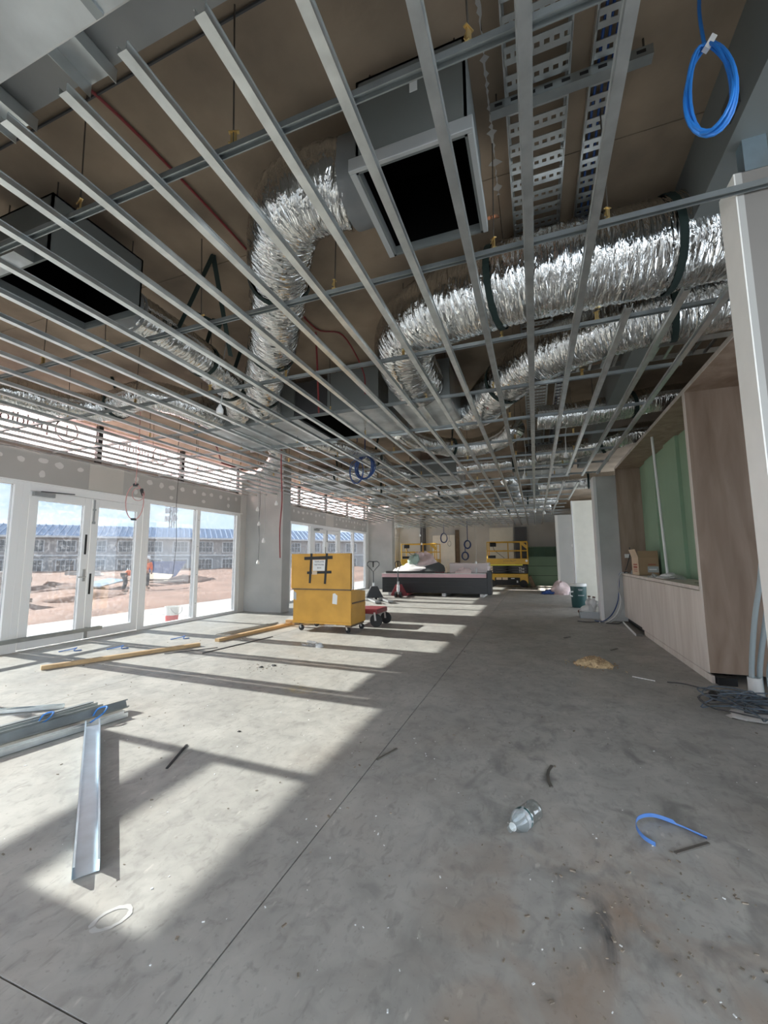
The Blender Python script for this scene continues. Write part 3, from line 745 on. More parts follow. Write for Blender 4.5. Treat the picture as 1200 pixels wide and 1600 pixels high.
# rectangular duct right above the camera at top left
o = thing('sheet_duct', (-1.5, .1, 2.52), 'broad galvanised sheet duct crossing the top left corner close overhead', 'air duct')
B().box(-3.6, -.2, -.45, .557, 2.52, 2.90).build('casing', 'galv_sheet', o, bevel=.006)
for x in (-3.0, -2.2, -.9): B().box(x-.012, x+.012, -.44, .55, 2.514, 2.52).build('seam', 'galv_dull', o)
for x in (-3.2, -1.9, -.5):
    for y in (-.3, .4): B().tube([(x, y, 2.9), (x, y, 2.98)], .005, 6).build('hanger_rod', 'rod', o)
def cstud(name, p0, p1, wd, ht, label, cat, mat='galv', group=None, up=True, hole=False, ang=0, lip=True):
    """C-section stud: web + two flanges (+ lips), thin folded steel"""
    p0 = Vector(p0); p1 = Vector(p1); d = (p1-p0); d.normalize()
    s = d.cross(Vector((0, 0, 1))).normalized(); u = s.cross(d).normalized()
    if ang:
        r = Matrix.Rotation(ang, 3, d); s = r @ s; u = r @ u
    if not up: u = -u
    o = thing(name, tuple((p0+p1)/2 - Vector((0, 0, 0))), label, cat, group)
    t = .0016
    def strip(a0, b0, a1, b1, nm):
        q = B(); vs = []
        for e in (p0, p1):
            for a, b_ in ((a0, b0), (a1, b0), (a1, b1), (a0, b1)): vs.append(e + s*a + u*b_)
        q.add(vs, [(0,1,2,3),(7,6,5,4),(0,4,5,1),(1,5,6,2),(2,6,7,3),(3,7,4,0)]); return q
    h = wd/2
    strip(-h, 0, h, t, '').build('web', mat, o)
    for sg in (-1, 1):
        a, b_ = sorted((sg*h, sg*(h-t)))
        f = strip(a, 0, b_, ht, '').build('flange', mat, o)
        if lip:
            a, b_ = sorted((sg*h, sg*(h-.009))); strip(a, ht-t, b_, ht, '').build('lip', mat, f)
    if hole:
        m_ = p0.lerp(p1, hole); q = B(); pts = [m_ + (s*math.cos(k*math.pi/5)*.016 + d*math.sin(k*math.pi/5)*.028) + u*.002 for k in range(10)]
        q.add(pts, [tuple(range(10))]); q.build('punched_hole', 'black', o)
    return o
cstud('steel_stud', (-1.36, .35, 2.955), (-1.36, .86, 2.955), .13, .055, 'short galvanised channel poking out beside the overhead sheet duct', 'steel stud', up=False, hole=.72, lip=False)
cstud('steel_stud', (-1.80, .35, 2.955), (-1.80, .87, 2.955), .13, .055, 'second short channel left of the first, by the overhead sheet duct', 'steel stud', up=False, lip=False)

# cable trays
def tray(name, x0, x1, y0, y1, z, label, near, pitch=.115, along='Y'):
    o = thing(name, ((x0+x1)/2, (y0+y1)/2, z), label, 'cable tray')
    wd = x1-x0; q = B(); q.box(-wd/2, wd/2, -.036, -.010, 0, .004); q.box(-wd/2, wd/2, .010, .036, 0, .004)
    n = max(3, int(wd/.04)); e = wd/n
    for i in range(n+1):
        xx = -wd/2 + i*e; q.box(max(-wd/2, xx-.009), min(wd/2, xx+.009), -.010, .010, 0, .004)
    me = q.mesh('rung', 'galv')
    for x in (x0, x1):
        s = B(); s.box(x-.004, x+.004, y0, y1, -.0+z, z+.05); s.box(x-.004 if x == x0 else x-.014, x+.014 if x == x0 else x+.004, y0, y1, z+.046, z+.05); s.build('side_rail', 'galv', o)
    y = y0+.06
    while y < near:
        inst('rung', me, o, ((x0+x1)/2, y, z)); y += pitch
    q = B()
    while y < y1-.05:
        q.box(x0, x1, y-.036, y-.03, z, z+.004); q.box(x0, x1, y+.03, y+.036, z, z+.004); q.box(x0+.05, x1-.05, y-.03, y+.03, z, z+.004); y += pitch
    if q.v: q.build('rungs_far', 'galv', o, kind='stuff')
    return o
t1 = tray('cable_tray', -.035, .25, .95, 19.5, 3.485, 'wide slotted cable tray running the length of the ceiling', 7.5)
t2 = tray('cable_tray', .345, .475, .95, 12.0, 3.485, 'narrow cable tray holding blue data cables, beside the wide tray', 6.0)
for i in range(3):
    o = B(); xx = .375+i*.033
    o.tube(crv([(xx + U(-.01, .01), .95+k*.55, 3.497) for k in range(16)], 4), .0065, 6).build('data_cable', 'navy_cable', smooth=True, label=['blue data cable nearest the wide tray, lying in the narrow tray', 'middle blue data cable lying in the narrow tray', 'outer blue data cable lying in the narrow tray'][i], cat='cable', group='data cables in the narrow tray')
# ladder tray across
o = thing('ladder_tray', (1.3, 4.55, 3.28), 'galvanised ladder tray crossing under the ducts toward the oak niche', 'cable tray')
for y in (4.45, 4.75): B().box(.45, 2.6, y-.004, y+.004, 3.26, 3.31).build('side_rail', 'galv', o)
rm = B().box(-.012, .012, -.15, .15, -.004, .012).mesh('rung', 'galv')
for i in range(18): inst('rung', rm, o, (.52+i*.115, 4.6, 3.27))
for x in (.6, 1.6, 2.4):
    for y in (4.47, 4.73): B().tube([(x, y, 3.3), (x, y, ZS-.002)], .004, 6).build('threaded_rod', 'rod', o)
# slotted support channels under the trays
for k, (y, lb) in enumerate(((1.89, 'nearest slotted channel bracket carrying both cable trays'), (3.3, 'slotted channel bracket second along under the trays, by the thick duct'), (5.0, 'slotted channel bracket third along under the trays'), (6.7, 'slotted channel bracket fourth along under the trays'), (8.4, 'farthest slotted channel bracket under the trays'))):
    o = thing('channel_bracket', (.2, y, 3.435), lb, 'bracket', 'channel brackets under the trays')
    q = B(); q.box(-.11, .585, y-.023, y-.021, 3.437, 3.483); q.box(-.11, .585, y+.021, y+.023, 3.437, 3.483); q.box(-.11, .585, y-.023, y+.023, 3.435, 3.438); q.build('channel', 'galv_dull', o)
    sm = B().box(-.018, .018, -.0245, -.0232, -.008, .008).mesh('slot', 'black')
    for i in range(9): inst('slot', sm, o, (-.07+i*.076, y, 3.461))
    for x in (-.08, .555): B().tube([(x, y, 3.44), (x, y, ZS-.002)], .0045, 6).build('threaded_rod', 'rod', o)
# pipes and cables on the slab
B().tube(crv([(-3.4+i*.6, 1.19+.004*math.sin(i), ZS-.012) for i in range(8)], 4), .007, 6).build('slab_cable', 'dark_paint', smooth=True, label='dark cable clipped straight across the slab near the sheet duct', cat='cable')
B().tube(crv([(-2.02, .95, ZS-.06), (-1.93, 1.2, ZS-.015), (-1.9, 2.0, ZS-.015), (-1.93, 2.8, ZS-.015), (-1.95, 3.4, ZS-.015), (-1.75, 3.6, ZS-.02), (-1.72, 4.05, ZS-.2), (-1.72, 4.12, 3.1)], 6), .008, 8).build('fire_cable', 'red_cable', smooth=True, label='red fire cable running along the slab between the two register boxes', cat='cable')
B().tube(crv([(-1.98, 3.45, ZS-.02), (-2.1, 3.7, 3.3), (-2.22, 3.95, 3.0), (-2.3, 4.1, 2.95)], 6), .010, 8).build('fire_cable', 'red_cable', smooth=True, label='red cable dropping from the slab left of the narrow plenum box', cat='cable')
B().tube([(-4.7, 5.1, 3.05), (-5.4, 6.0, 3.05), (-5.4, 6.6, 3.05)], .014, 8).build('fire_cable', 'red_cable', smooth=True, label='red pipe above the battens in front of the pink wrap', cat='pipe')
for i, (x, lb) in enumerate(((-.155, 'left copper pipe of the pair behind the square register box'), (-.13, 'right copper pipe of the pair behind the square register box'))):
    B().tube([(x, 2.13, 3.1), (x, 2.3, 3.25), (x, 2.6, 3.5)], .009, 8).build('copper_pipe', 'copper', smooth=True, label=lb, cat='pipe')

# hanging cables with plugs
def hang(x, y, zt, zb, label, mat='grey_cable', r=.005, plug=True, sway=.03, group=None, plug_mat='white_plastic'):
    o = thing('hanging_cable', (x, y, zb), label, 'cable', group)
    n = 5; pts = [(x + (U(-sway, sway) if 0 < i else 0), y + (U(-sway, sway) if 0 < i else 0), zt+(zb-zt)*i/n) for i in range(n+1)]
    B().tube(crv(pts, 5), r, 6).build('lead', mat, o, True)
    if plug:
        e = pts[-1]
        q = B(); q.lathe([(.012, .05), (.018, .03), (.034, .0), (.034, -.035), (.028, -.04)], e, 'Z', 12); q.build('socket', plug_mat, o, True)
    return o
hw = 'white cables with sockets hanging below the ceiling grid'
hang(.45, 3.80, ZS, 3.02, 'white cable and socket hanging in front of the lower thick duct', 'white_plastic', .006, group=hw, sway=.015)
hang(.52, 6.6, ZS, 2.78, 'white cable and socket hanging left of the oak niche top', 'white_plastic', .007, group=hw)
hang(-.1, 7.8, ZS, 2.72, 'white cable and socket hanging under the wide cable tray', 'white_plastic', .006, group=hw)
hang(-2.78, 3.08, ZS, 2.70, 'grey cable and socket hanging between battens beside the A-shaped strap', group=hw)
hang(-4.93, 6.68, ZS, 1.62, 'longest cable and socket hanging in front of the first pier', group=hw)
hang(-5.36, 7.04, ZS, 2.30, 'cable and socket hanging highest at the left edge of the first pier', group=hw)
hang(-4.73, 6.85, ZS, 2.36, 'looped cable and socket hanging high on the right of the first pier', group=hw)
hang(-5.75, 7.6, ZS, 2.05, 'cable and socket hanging at the window end beside the first pier', group=hw)
hang(-5.95, 7.9, ZS, 1.2, 'dark lead hanging low in front of the window jamb by the first pier', 'dark_paint', .006, group=hw)
hang(-4.9, 10.6, ZS, 2.42, 'cable and socket hanging before the second row of windows', group=hw)
hang(-4.1, 11.4, ZS, 2.40, 'cable and socket hanging near the second concrete pier', group=hw)
hang(-4.1, 15.5, ZS, 1.83, 'cable and socket hanging over the left end of the board stack', group=hw)
hang(-3.65, 13.6, ZS, 2.05, 'cable and socket hanging over the middle of the board stack', group=hw)
hang(-1.8, 13.6, ZS, 1.12, 'cable hanging down to the wrapped insulation on the board stack', group=hw)
hang(.25, 11.7, ZS, 2.45, 'cable and socket hanging near the cream nib', group=hw)
hang(.05, 12.6, ZS, 2.6, 'short cable and socket hanging at the far end of the wide tray', group=hw)
hang(-3.72, 5.48, ZS, 1.28, 'long red cable hanging straight down between windows and yellow site box', 'red_cable', .010, plug=False, sway=.02)
hang(-5.2, 4.85, ZS, 1.0, 'thin dark cable hanging in front of the right window panes', 'dark_paint', .004, plug=False, sway=.02)
# pink cable looped
o = thing('looped_cable', (-4.65, 3.7, 1.75), 'pinkish cable tied in a loop, hanging in front of the right door leaf', 'cable')
cx, cy = -4.68, 3.72
B().tube(crv([(-4.58, 3.64, ZS), (-4.6, 3.66, 3.0), (-4.62, 3.68, 2.6), (-4.66, 3.7, 2.2)], 6), .005, 6).build('lead', 'pink_cable', o, True)
lp = []
for k in range(25):
    t = 2*math.pi*k/24; lp.append((cx+.10*math.sin(t)*.82-.0, cy+.10*math.sin(t)*.57, 1.98+.22*math.cos(t)))
B().tube(lp, .006, 6).build('loop', 'pink_cable', o, True)
B().tube([(cx+.03+.07*math.sin(2*math.pi*k/16)*.8, cy+.02+.07*math.sin(2*math.pi*k/16)*.57, 2.08+.08*math.cos(2*math.pi*k/16)) for k in range(17)], .0045, 6).build('loop', 'pink_cable', o, True)
q = B(); q.obox((cx, cy, 2.20), (.05, .05, .03), .6, .3); q.build('tape_tie', 'black_tape', o)
B().obox((cx+.06, cy+.05, 2.11), (.03, .1, .035), .6, -.6).build('tape_tie', 'black_tape', o); B().obox((cx, cy, 1.765), (.05, .05, .025), .6).build('tape_tie', 'black_tape', o)

def coil(name, c, rx, rz, ax, mat, label, turns=5, r=.006, ztop=None, tie=True, group=None, seed=1):
    rn = random.Random(seed)
    o = thing(name, (c[0], c[1], c[2]-rz), label, 'cable coil', group)
    for k in range(turns):
        pts = []; a_, b_ = rx*rn.uniform(.85, 1.05), rz*rn.uniform(.86, 1.03); ph = rn.uniform(-.1, .1)
        dz = rn.uniform(-.03, .03)
        for i in range(28):
            t = 2*math.pi*i/28; h = a_*math.sin(t)*(1-(.25 if rz > rx*1.9 else .06)*math.cos(t)) + ph*.1; v = b_*math.cos(t)
            off = .018*math.sin(2*t+k)+(k-turns/2)*.006
            pts.append((c[0]+h*ax[0]-off*ax[1], c[1]+h*ax[1]+off*ax[0], c[2]+v+dz*.3))
        B().tube(pts, r, 6, closed=True).build('cable_turn', mat, o, True)
    if ztop: B().tube(crv([(c[0]+.01, c[1], ztop-.004), (c[0], c[1]+.01, (ztop+c[2]+rz)/2), (c[0], c[1], c[2]+rz*.9)], 6), r, 6).build('lead', mat, o, True)
    if tie: B().obox((c[0]+.2*rx*ax[0], c[1]+.2*rx*ax[1], c[2]+rz*.86), (.022, .022, .05), .4, .3, .5).build('tie', 'white_plastic', o)
    return o
coil('cable_coil', (.712, 1.745, 3.055), .078, .21, (.9, -.35), 'blue_cable', 'bright blue cable coil hanging at the upper right near the white nib', 4, .0065, ZS, seed=4)
coil('cable_coil', (-2.62, 6.25, 2.78), .20, .20, (.95, -.3), 'navy_cable', 'dark blue cable coil hanging under the battens at mid ceiling', 8, .008, ZS, seed=6)
coil('cable_coil', (-2.78, 6.28, 2.72), .17, .20, (.95, -.3), 'navy_cable', 'loose blue cable loop hanging left of the larger dark blue coil', 2, .007, ZS, False, seed=8)
coil('cable_coil', (-4.25, 20.3, 2.28), .17, .25, (1, 0), 'navy_cable', 'blue cable coil hanging against the pale leaning panel', 5, .014, ZS, False, seed=9)
coil('cable_coil', (-3.98, 20.3, 2.0), .08, .13, (1, 0), 'grey_cable', 'small grey cable loop beside the blue coil on the pale panel', 2, .01, ZS, False, seed=10)
coil('cable_coil', (-3.15, 20.7, 1.95), .16, .2, (1, 0), 'navy_cable', 'upper blue cable coil on the grey back wall', 9, .02, ZS, False, seed=12)
coil('cable_coil', (-3.28, 20.7, 1.38), .16, .2, (1, 0), 'navy_cable', 'lower blue cable coil on the grey back wall', 8, .02, 1.9, False, seed=13)

# ================================================================== OAK NICHE (right)
XF = 1.60
o = thing('niche_joinery', (2.1, 7.4, 0), 'oak laminate lined niche with low cupboard base and green boards behind', 'joinery')
B().box(XF, 2.95, 5.17, 5.235, .09, 3.03).build('end_panel', OAK, o)
B().box(XF, 2.95, 9.34, 9.385, .94, 3.03).build('end_panel', OAK, o)
B().box(XF, 2.95, 3.9, 9.385, 3.03, 3.075).build('soffit_panel', OAK, o)
B().box(XF-.006, XF, 5.17, 5.235, .09, 3.03).build('edge_strip', OAK2, o)
B().box(XF-.006, XF, 3.9, 9.385, 3.03, 3.075).build('edge_strip', OAK2, o)
B().box(XF-.01, 2.45, 5.24, 9.38, .905, .945).build('bench_top', OAK2, o, bevel=.002)
for y0, y1, z0 in ((5.24, 8.0, .075), (8.003, 9.38, .10)):
    B().box(XF, XF+.02, y0, y1, z0, .895).build('front_panel', OAK2, o)
B().box(XF+.02, 2.4, 5.24, 9.38, .09, .90).build('carcass', 'timber_dark', o)
B().box(XF-.004, XF+.02, 5.12, 7.85, 0, .072).build('kickboard', OAK2, o)
B().box(XF+.05, XF+.07, 7.85, 9.38, 0, .09).build('kickboard', 'black', o)
for k in range(7):
    y0 = 5.24 + k*.59; dx = (.0, .05, .015, .06, .02, .07, .03)[k]
    B().box(2.06-dx, 2.10, y0+.004, y0+.588, .945, 3.03).build('green_sheet', 'green_board', o)
# white pole and rag
o = thing('white_pole', (1.72, 6.45, .95), 'slim white pole standing on the oak bench up to the soffit', 'pole')
B().tube([(1.78, 7.05, .965), (1.70, 6.95, 3.025)], .018, 10).build('shaft', 'white_frame', o, True); B().lathe([(.05, 0), (.05, .006), (.024, .03)], (1.78, 7.05, .946), 'Z', 14).build('foot', 'white_plastic', o, True)
def lump(name, c, s, mat, label=None, cat=None, parent=None, seed=1, amp=.18, n=18, m=10, group=None, flat=True, smooth=True):
    rn = random.Random(seed); vs = []; fs = []
    ph = [(rn.uniform(1, 4), rn.uniform(1, 4), rn.uniform(0, 6)) for _ in range(5)]
    for j in range(m+1):
        th = (math.pi*.5 if flat else math.pi)*(j/m)
        for i in range(n):
            a = 2*math.pi*i/n
            d = 1 + amp*sum(math.sin(p*a*1.0+q*th*2+f) if False else math.sin(round(p)*a+q*th*2+f) for p, q, f in ph)/3
            vs.append((c[0]+s[0]*math.sin(th)*math.cos(a)*d, c[1]+s[1]*math.sin(th)*math.sin(a)*d, c[2]+s[2]*math.cos(th)*(d if flat else d)))
    for j in range(m):
        for i in range(n):
            i2 = (i+1) % n; fs.append((j*n+i, j*n+i2, (j+1)*n+i2, (j+1)*n+i))
    fs.append(tuple(m*n+i for i in range(n)))
    return B().add(vs, fs).build(name, mat, parent, smooth, **({'label': label, 'cat': cat, 'group': group} if label else {}))
lump('cloth_rag', (1.78, 6.9, .946), (.15, .25, .07), 'rag', 'crumpled grey white rag at the foot of the white pole', 'rag', seed=3, amp=.3)
lump('plastic_scrap', (1.66, 7.3, .946), (.06, .14, .05), 'clear_wrap', 'scrap of clear plastic on the bench edge left of the rag', 'plastic scrap', seed=5, amp=.35)
lump('plastic_scrap', (1.72, 8.85, .946), (.09, .12, .08), 'clear_wrap', 'crumpled clear plastic behind the cardboard box on the bench', 'plastic scrap', seed=6, amp=.35)
B().obox((1.9, 5.75, .949), (.24, .3, .006), .3).build('dark_offcut', 'steel_dark', label='flat dark offcut lying on the bench by the near end panel', cat='offcut')
# cardboard box
o = thing('cardboard_box', (1.8, 8.35, .946), 'open brown cardboard box with red print, standing on the oak bench', 'box')
bx0, bx1, by0, by1, bz = 1.64, 1.94, 8.12, 8.62, .947
q = B(); q.box(bx0, bx1, by0, by0+.006, bz, bz+.30); q.box(bx0, bx1, by1-.006, by1, bz, bz+.30); q.box(bx1-.006, bx1, by0, by1, bz, bz+.30); q.box(bx0, bx1, by0, by1, bz, bz+.006); q.build('carton', 'cardboard', o)
B().box(bx0-.003, bx0+.004, by0, by1, bz, bz+.30).build('side_wall', 'cardboard_light', o)
B().obox((bx0-.02, (by0+by1)/2, bz+.37), (.005, by1-by0, .15), 0, 0, -.3).build('flap', 'cardboard_light', o)
B().obox(((bx0+bx1)/2, by0+.02, bz+.355), (bx1-bx0, .005, .12), 0, -.3).build('flap', 'cardboard', o)
B().box(bx0+.13, bx0+.29, by0-.002, by0, bz+.05, bz+.15).build('printed_label', 'label_grey', o)
B().box(bx0+.15, bx0+.26, by0-.003, by0-.002, bz+.09, bz+.11).build('label_line', 'paper', o); B().box(bx0+.14, bx0+.25, by0-.003, by0-.001, bz+.175, bz+.19).build('red_line', 'red_print', o)
for z0, z1, m_ in ((.06, .07, 'red_print'), (.09, .10, 'red_print'), (.12, .15, 'red_print'), (.17, .19, 'red_print')):
    B().box(bx0-.0045, bx0-.003, by0+.1, by1-.12, bz+z0, bz+z1).build('red_line', m_, o)
B().obox((1.70, 9.325, 1.28), (.09, .012, .075)).build('wall_plate', 'white_plastic', label='small white wall plate on the far oak end panel', cat='socket')
B().tube(crv([(1.75, 9.32, 1.45), (1.74, 9.30, 1.3), (1.68, 9.28, 1.1), (1.64, 9.26, 1.0)], 6), .008, 6).build('power_lead', 'dark_paint', smooth=True, label='short black lead dropping down the far oak end panel', cat='cable')
for i, (x, y, lb) in enumerate(((1.66, 9.0, 'black plug lying on the bench end, right one'), (1.6, 9.2, 'black plug lying on the bench end, left one'))):
    B().lathe([(.022, 0), (.03, .01), (.03, .05), (.018, .08)], (x, y, .947), 'X', 12).build('power_plug', 'rubber', smooth=True, label=lb, cat='plug')
for i, (mt, dx, lb) in enumerate((('white_plastic', 0, 'white cable hanging off the bench end beside the concrete column, nearest the front'), ('grey_cable', .05, 'grey cable hanging off the bench end beside the concrete column'), ('navy_cable', -.06, 'dark blue cable hanging off the bench end against the concrete column'))):
    B().tube(crv([(1.66, 9.2-dx, .96), (1.55, 9.28-dx, .93), (1.50-dx*.4, 9.3-dx, .7), (1.52+dx*.6, 9.28-dx, .4), (1.42+dx, 9.22-dx, .15), (1.25+dx, 9.18-dx, .012), (1.1+dx, 9.1-dx*3, .010)], 6), .009, 6).build('power_lead', mt, smooth=True, label=lb, cat='cable')
B().tube(crv([(.72, 9.13, .01), (.9, 9.05, .01), (1.1, 9.12, .01), (1.25, 8.98, .01), (1.4, 8.98, .01), (1.5, 9.2, .01)], 6), .008, 6).build('floor_lead', 'dark_paint', smooth=True, label='dark lead lying on the floor in front of the concrete column', cat='cable')
o = thing('kick_offcut', (1.53, 8.4, 0), 'loose dark kickboard with pale edge on the floor below the oak front', 'board')
B().obox((1.53, 8.45, .016), (.085, 1.45, .028), -.05).build('board', 'steel_dark', o); B().obox((1.485, 8.45, .018), (.008, 1.45, .034), -.05).build('pale_edge', 'paper', o)

# conduits at the near right + cable heap
for i, (x, dx, lb) in enumerate(((1.79, 0, 'grey conduit rising from the floor, left of three'), (1.85, .02, 'grey conduit rising from the floor, middle of three'), (1.92, .06, 'grey conduit rising from the floor, right of three'))):
    B().tube(crv([(x, 4.78, 0), (x+.005, 4.78, .25), (x+.06+dx, 4.76, .7), (x+.13+dx, 4.74, 1.1), (x+.17+dx, 4.72, 1.6), (x+.18+dx, 4.72, 3.02)], 8), .021, 12).build('conduit', 'conduit', smooth=True, label=lb, cat='conduit', group='conduits by the near oak panel')
q = B(); q.lathe([(.052, 0), (.052, .17), (.044, .17), (.044, 0)], (1.80, 4.76, 0), 'Z', 20); q.build('pipe_sleeve', 'white_plastic', smooth=True, label='white plastic sleeve around the foot of the conduits', cat='sleeve')
B().box(1.63, 1.78, 5.06, 5.16, 0, .075).build('black_block', 'black', label='black packer block under the near oak end panel', cat='block')
o = thing('cable_heap', (1.62, 4.4, 0), 'tangled blue grey extension cables heaped on floor below the conduits', 'cable heap')
rn = random.Random(21)
for k in range(16):
    cx, cy = 1.62 + rn.uniform(-.15, .28), 4.35 + rn.uniform(-.26, .22); rx, ry = rn.uniform(.12, .3), rn.uniform(.10, .24); ph = rn.uniform(0, 6); pts = []
    for i in range(26):
        t = 2*math.pi*i/26; pts.append((cx+rx*math.cos(t+ph)+.04*math.sin(3*t+k), cy+ry*math.sin(t+ph)+.03*math.cos(2*t), .012+.045*abs(math.sin(t*1.5+k))+k*.0035))
    B().tube(pts, .0058, 6, closed=True).build('cable_loop', 'steel_blue_cable' if k % 4 else 'dark_paint', o, True)
B().tube(crv([(1.18, 5.0, .008), (1.32, 4.98, .008), (1.5, 4.75, .02), (1.65, 4.6, .05)], 6), .0058, 6).build('cable_tail', 'dark_paint', o, True)
q = B(); q.lathe([(.022, 0), (.036, .015), (.036, .075), (.03, .09)], (1.42, 4.58, .038), 'Y', 14, Matrix.Rotation(2.9, 3, 'Z')); q.build('plug', 'rubber', o, True)
lump('plastic_sheet', (1.70, 4.15, .002), (.32, .18, .03), 'batt_white', 'white plastic sheet half under the cable heap', 'plastic sheet', seed=31, amp=.3)

# by the concrete column: cooler, tray, jugs
o = thing('water_cooler', (1.0, 11.75, 0), 'round dark green water cooler with white lid in front of cream nib', 'cooler')
B().lathe([(.165, .02), (.175, .06), (.19, .5), (.19, .53)], (.99, 11.75, 0), 'Z', 24).build('body', 'cooler_green', o, True)
B().lathe([(.165, 0), (.165, .02)], (.99, 11.75, 0), 'Z', 24).build('base', 'cooler_green', o, True)
B().lathe([(.20, .53), (.20, .575), (.19, .60), (0, .605)], (.99, 11.75, 0), 'Z', 24).build('lid', 'white_plastic', o, True)
B().tube([(.85, 11.60, .40), (.78, 11.56, .39), (.77, 11.56, .31), (.83, 11.60, .28)], .018, 8).build('handle', 'white_plastic', o, True)
q = B(); q.obox((1.02, 11.558, .46), (.11, .004, .016), .1); q.obox((1.02, 11.559, .435), (.09, .004, .016), .1); q.build('white_lettering', 'label_grey', o)
B().obox((1.03, 11.565, .31), (.14, .004, .022), .1).build('rib', 'label_grey', o)
o = thing('metal_tray', (1.05, 9.75, 0), 'galvanised metal tray with open end, on the floor beside the concrete column', 'tray')
q = B(); q.obox((1.0, 9.80, .004), (.36, .34, .006)); q.obox((1.0, 9.64, .065), (.36, .006, .13)); q.obox((1.0, 9.97, .065), (.36, .006, .13)); q.obox((.825, 9.8, .065), (.006, .34, .13)); q.obox((1.175, 9.8, .065), (.006, .34, .13)); q.build('pan', 'galv_dull', o)
B().obox((1.0, 9.637, .065), (.35, .002, .12)).build('front', 'grey_metal', o); B().obox((1.0, 9.8, .13), (.32, .28, .012), .1).build('cover', 'paper', o)
def jug(name, c, rz, tilt, label, mat='milky', s=1.0):
    o = thing(name, c, label, 'jug')
    rot = Matrix.Rotation(rz, 3, 'Z') @ Matrix.Rotation(tilt, 3, 'Y')
    B().lathe([(.06*s, 0), (.072*s, .01), (.074*s, .15*s), (.06*s, .19*s), (.024*s, .225*s), (.022*s, .25*s)], c, 'Z', 16, rot).build('bottle', mat, o, True)
    B().lathe([(.026*s, .25*s), (.026*s, .275*s)], c, 'Z', 12, rot).build('cap', 'jug_brown', o, True)
    h = [rot @ Vector(p) + Vector(c) for p in ((.07*s, 0, .10*s), (.105*s, 0, .12*s), (.10*s, 0, .19*s), (.05*s, 0, .205*s))]
    B().tube(h, .012*s, 8).build('handle', mat, o, True); return o
jug('milk_jug', (1.05, 9.72, .21), 2.4, 1.9, 'translucent white jug lying tilted on the metal tray', s=1.2)
jug('milk_jug', (1.05, 9.82, .14), .3, .25, 'white jug standing at the back of the metal tray', s=1.1)
jug('milk_jug', (1.03, 9.9, .14), 1.3, .1, 'brown capped bottle behind the jugs on the tray', 'dirty_white', s=1.1)
# ================================================================== FLOOR, MIDDLE DISTANCE
# yellow site box
fy = 6.50
o = thing('site_box', (-3.55, fy+.35, 0), 'yellow steel site box on castors with its lid standing open', 'tool box')
x0, x1, y0, y1, z0, z1 = -4.12, -2.98, fy, fy+.62, .14, .74
q = B(); q.box(x0, x1, y0, y0+.01, z0, z1); q.box(x0, x1, y1-.01, y1, z0, z1-.06); q.box(x0, x0+.01, y0, y1, z0, z1); q.box(x0, x1, y0, y1, z0, z0+.01)
q.prism([(y0, z0), (y1, z0), (y1, z1-.06), (y0, z1)], x1-.01, x1, 'X'); q.build('body', 'yellow_paint', o, bevel=.004)
B().box(x1, x1+.012, y0+.02, y1-.02, .42, .48).build('side_rib', 'yellow_paint', o, bevel=.004); B().box(x1-.001, x1+.003, y0+.03, y1-.03, .49, .515).build('recess', 'timber_dark', o)
B().box(x0-.004, x1+.004, y0-.012, y0+.004, z0, z0+.03).build('bottom_rail', 'yellow_paint', o)
q = B(); q.box(x0-.015, x1+.005, y0-.055, y0-.045, z1+.005, 1.355); q.box(x0-.015, x0-.005, y0-.045, y0+.03, z1+.005, 1.355); q.box(x1-.005, x1+.005, y0-.045, y0+.03, z1+.005, 1.355); q.box(x0-.015, x1+.005, y0-.045, y0+.03, 1.345, 1.355)
lid = q.build('lid', 'yellow_paint', o, bevel=.004)
B().box(x0, x1, y0-.045, y0-.0, z1-.018, z1+.008).build('hinge', 'timber_dark', o)
sgn = y0-.0555; scx = -3.57
B().box(scx-.13, scx+.13, sgn-.0015, sgn, 1.055, 1.245).build('sign_sheet', 'paper', lid)
for s_, z_, sz in (('TEMPLATES', 1.212, .038), ('NETWORK', 1.16, .038), ('BOX', 1.105, .038)):
    text('sign_lettering', s_, sz, lid, (scx, sgn-.0025, z_), (R(90), 0, 0))
for p, q_ in (((scx-.155, 1.36), (scx-.185, .84)), ((scx+.15, 1.36), (scx+.115, .83))):
    B().bar((p[0], sgn-.003, p[1]), (q_[0], sgn-.003, q_[1]), .042, .003, (0, 1, 0)).build('tape_strip', 'black_tape', lid)
for p, q_, w_ in (((scx-.30, 1.272), (scx+.26, 1.287), .055), ((scx-.24, 1.02), (scx+.24, 1.035), .045)):
    B().bar((p[0], sgn-.004, p[1]), (q_[0], sgn-.004, q_[1]), .004, w_, (0, 0, 1)).build('tape_strip', 'black_tape', lid)
B().bar((scx-.14, sgn-.006, 1.02), (scx-.04, sgn-.006, 1.02), .003, .06).build('torn_paper', 'cardboard_light', lid)
B().add([(-3.34, y0-.0015, .49), (-3.25, y0-.0015, .48), (-3.24, y0-.0015, .63), (-3.29, y0-.0015, .67), (-3.33, y0-.0015, .66)], [(0, 1, 2, 3, 4)]).build('sticker', 'paper', o)
B().add([(-4.115, y0-.0015, .56), (-4.06, y0-.0015, .53), (-4.06, y0-.0015, .66), (-4.115, y0-.0015, .70)], [(0, 1, 2, 3)]).build('sticker', 'label_grey', o)
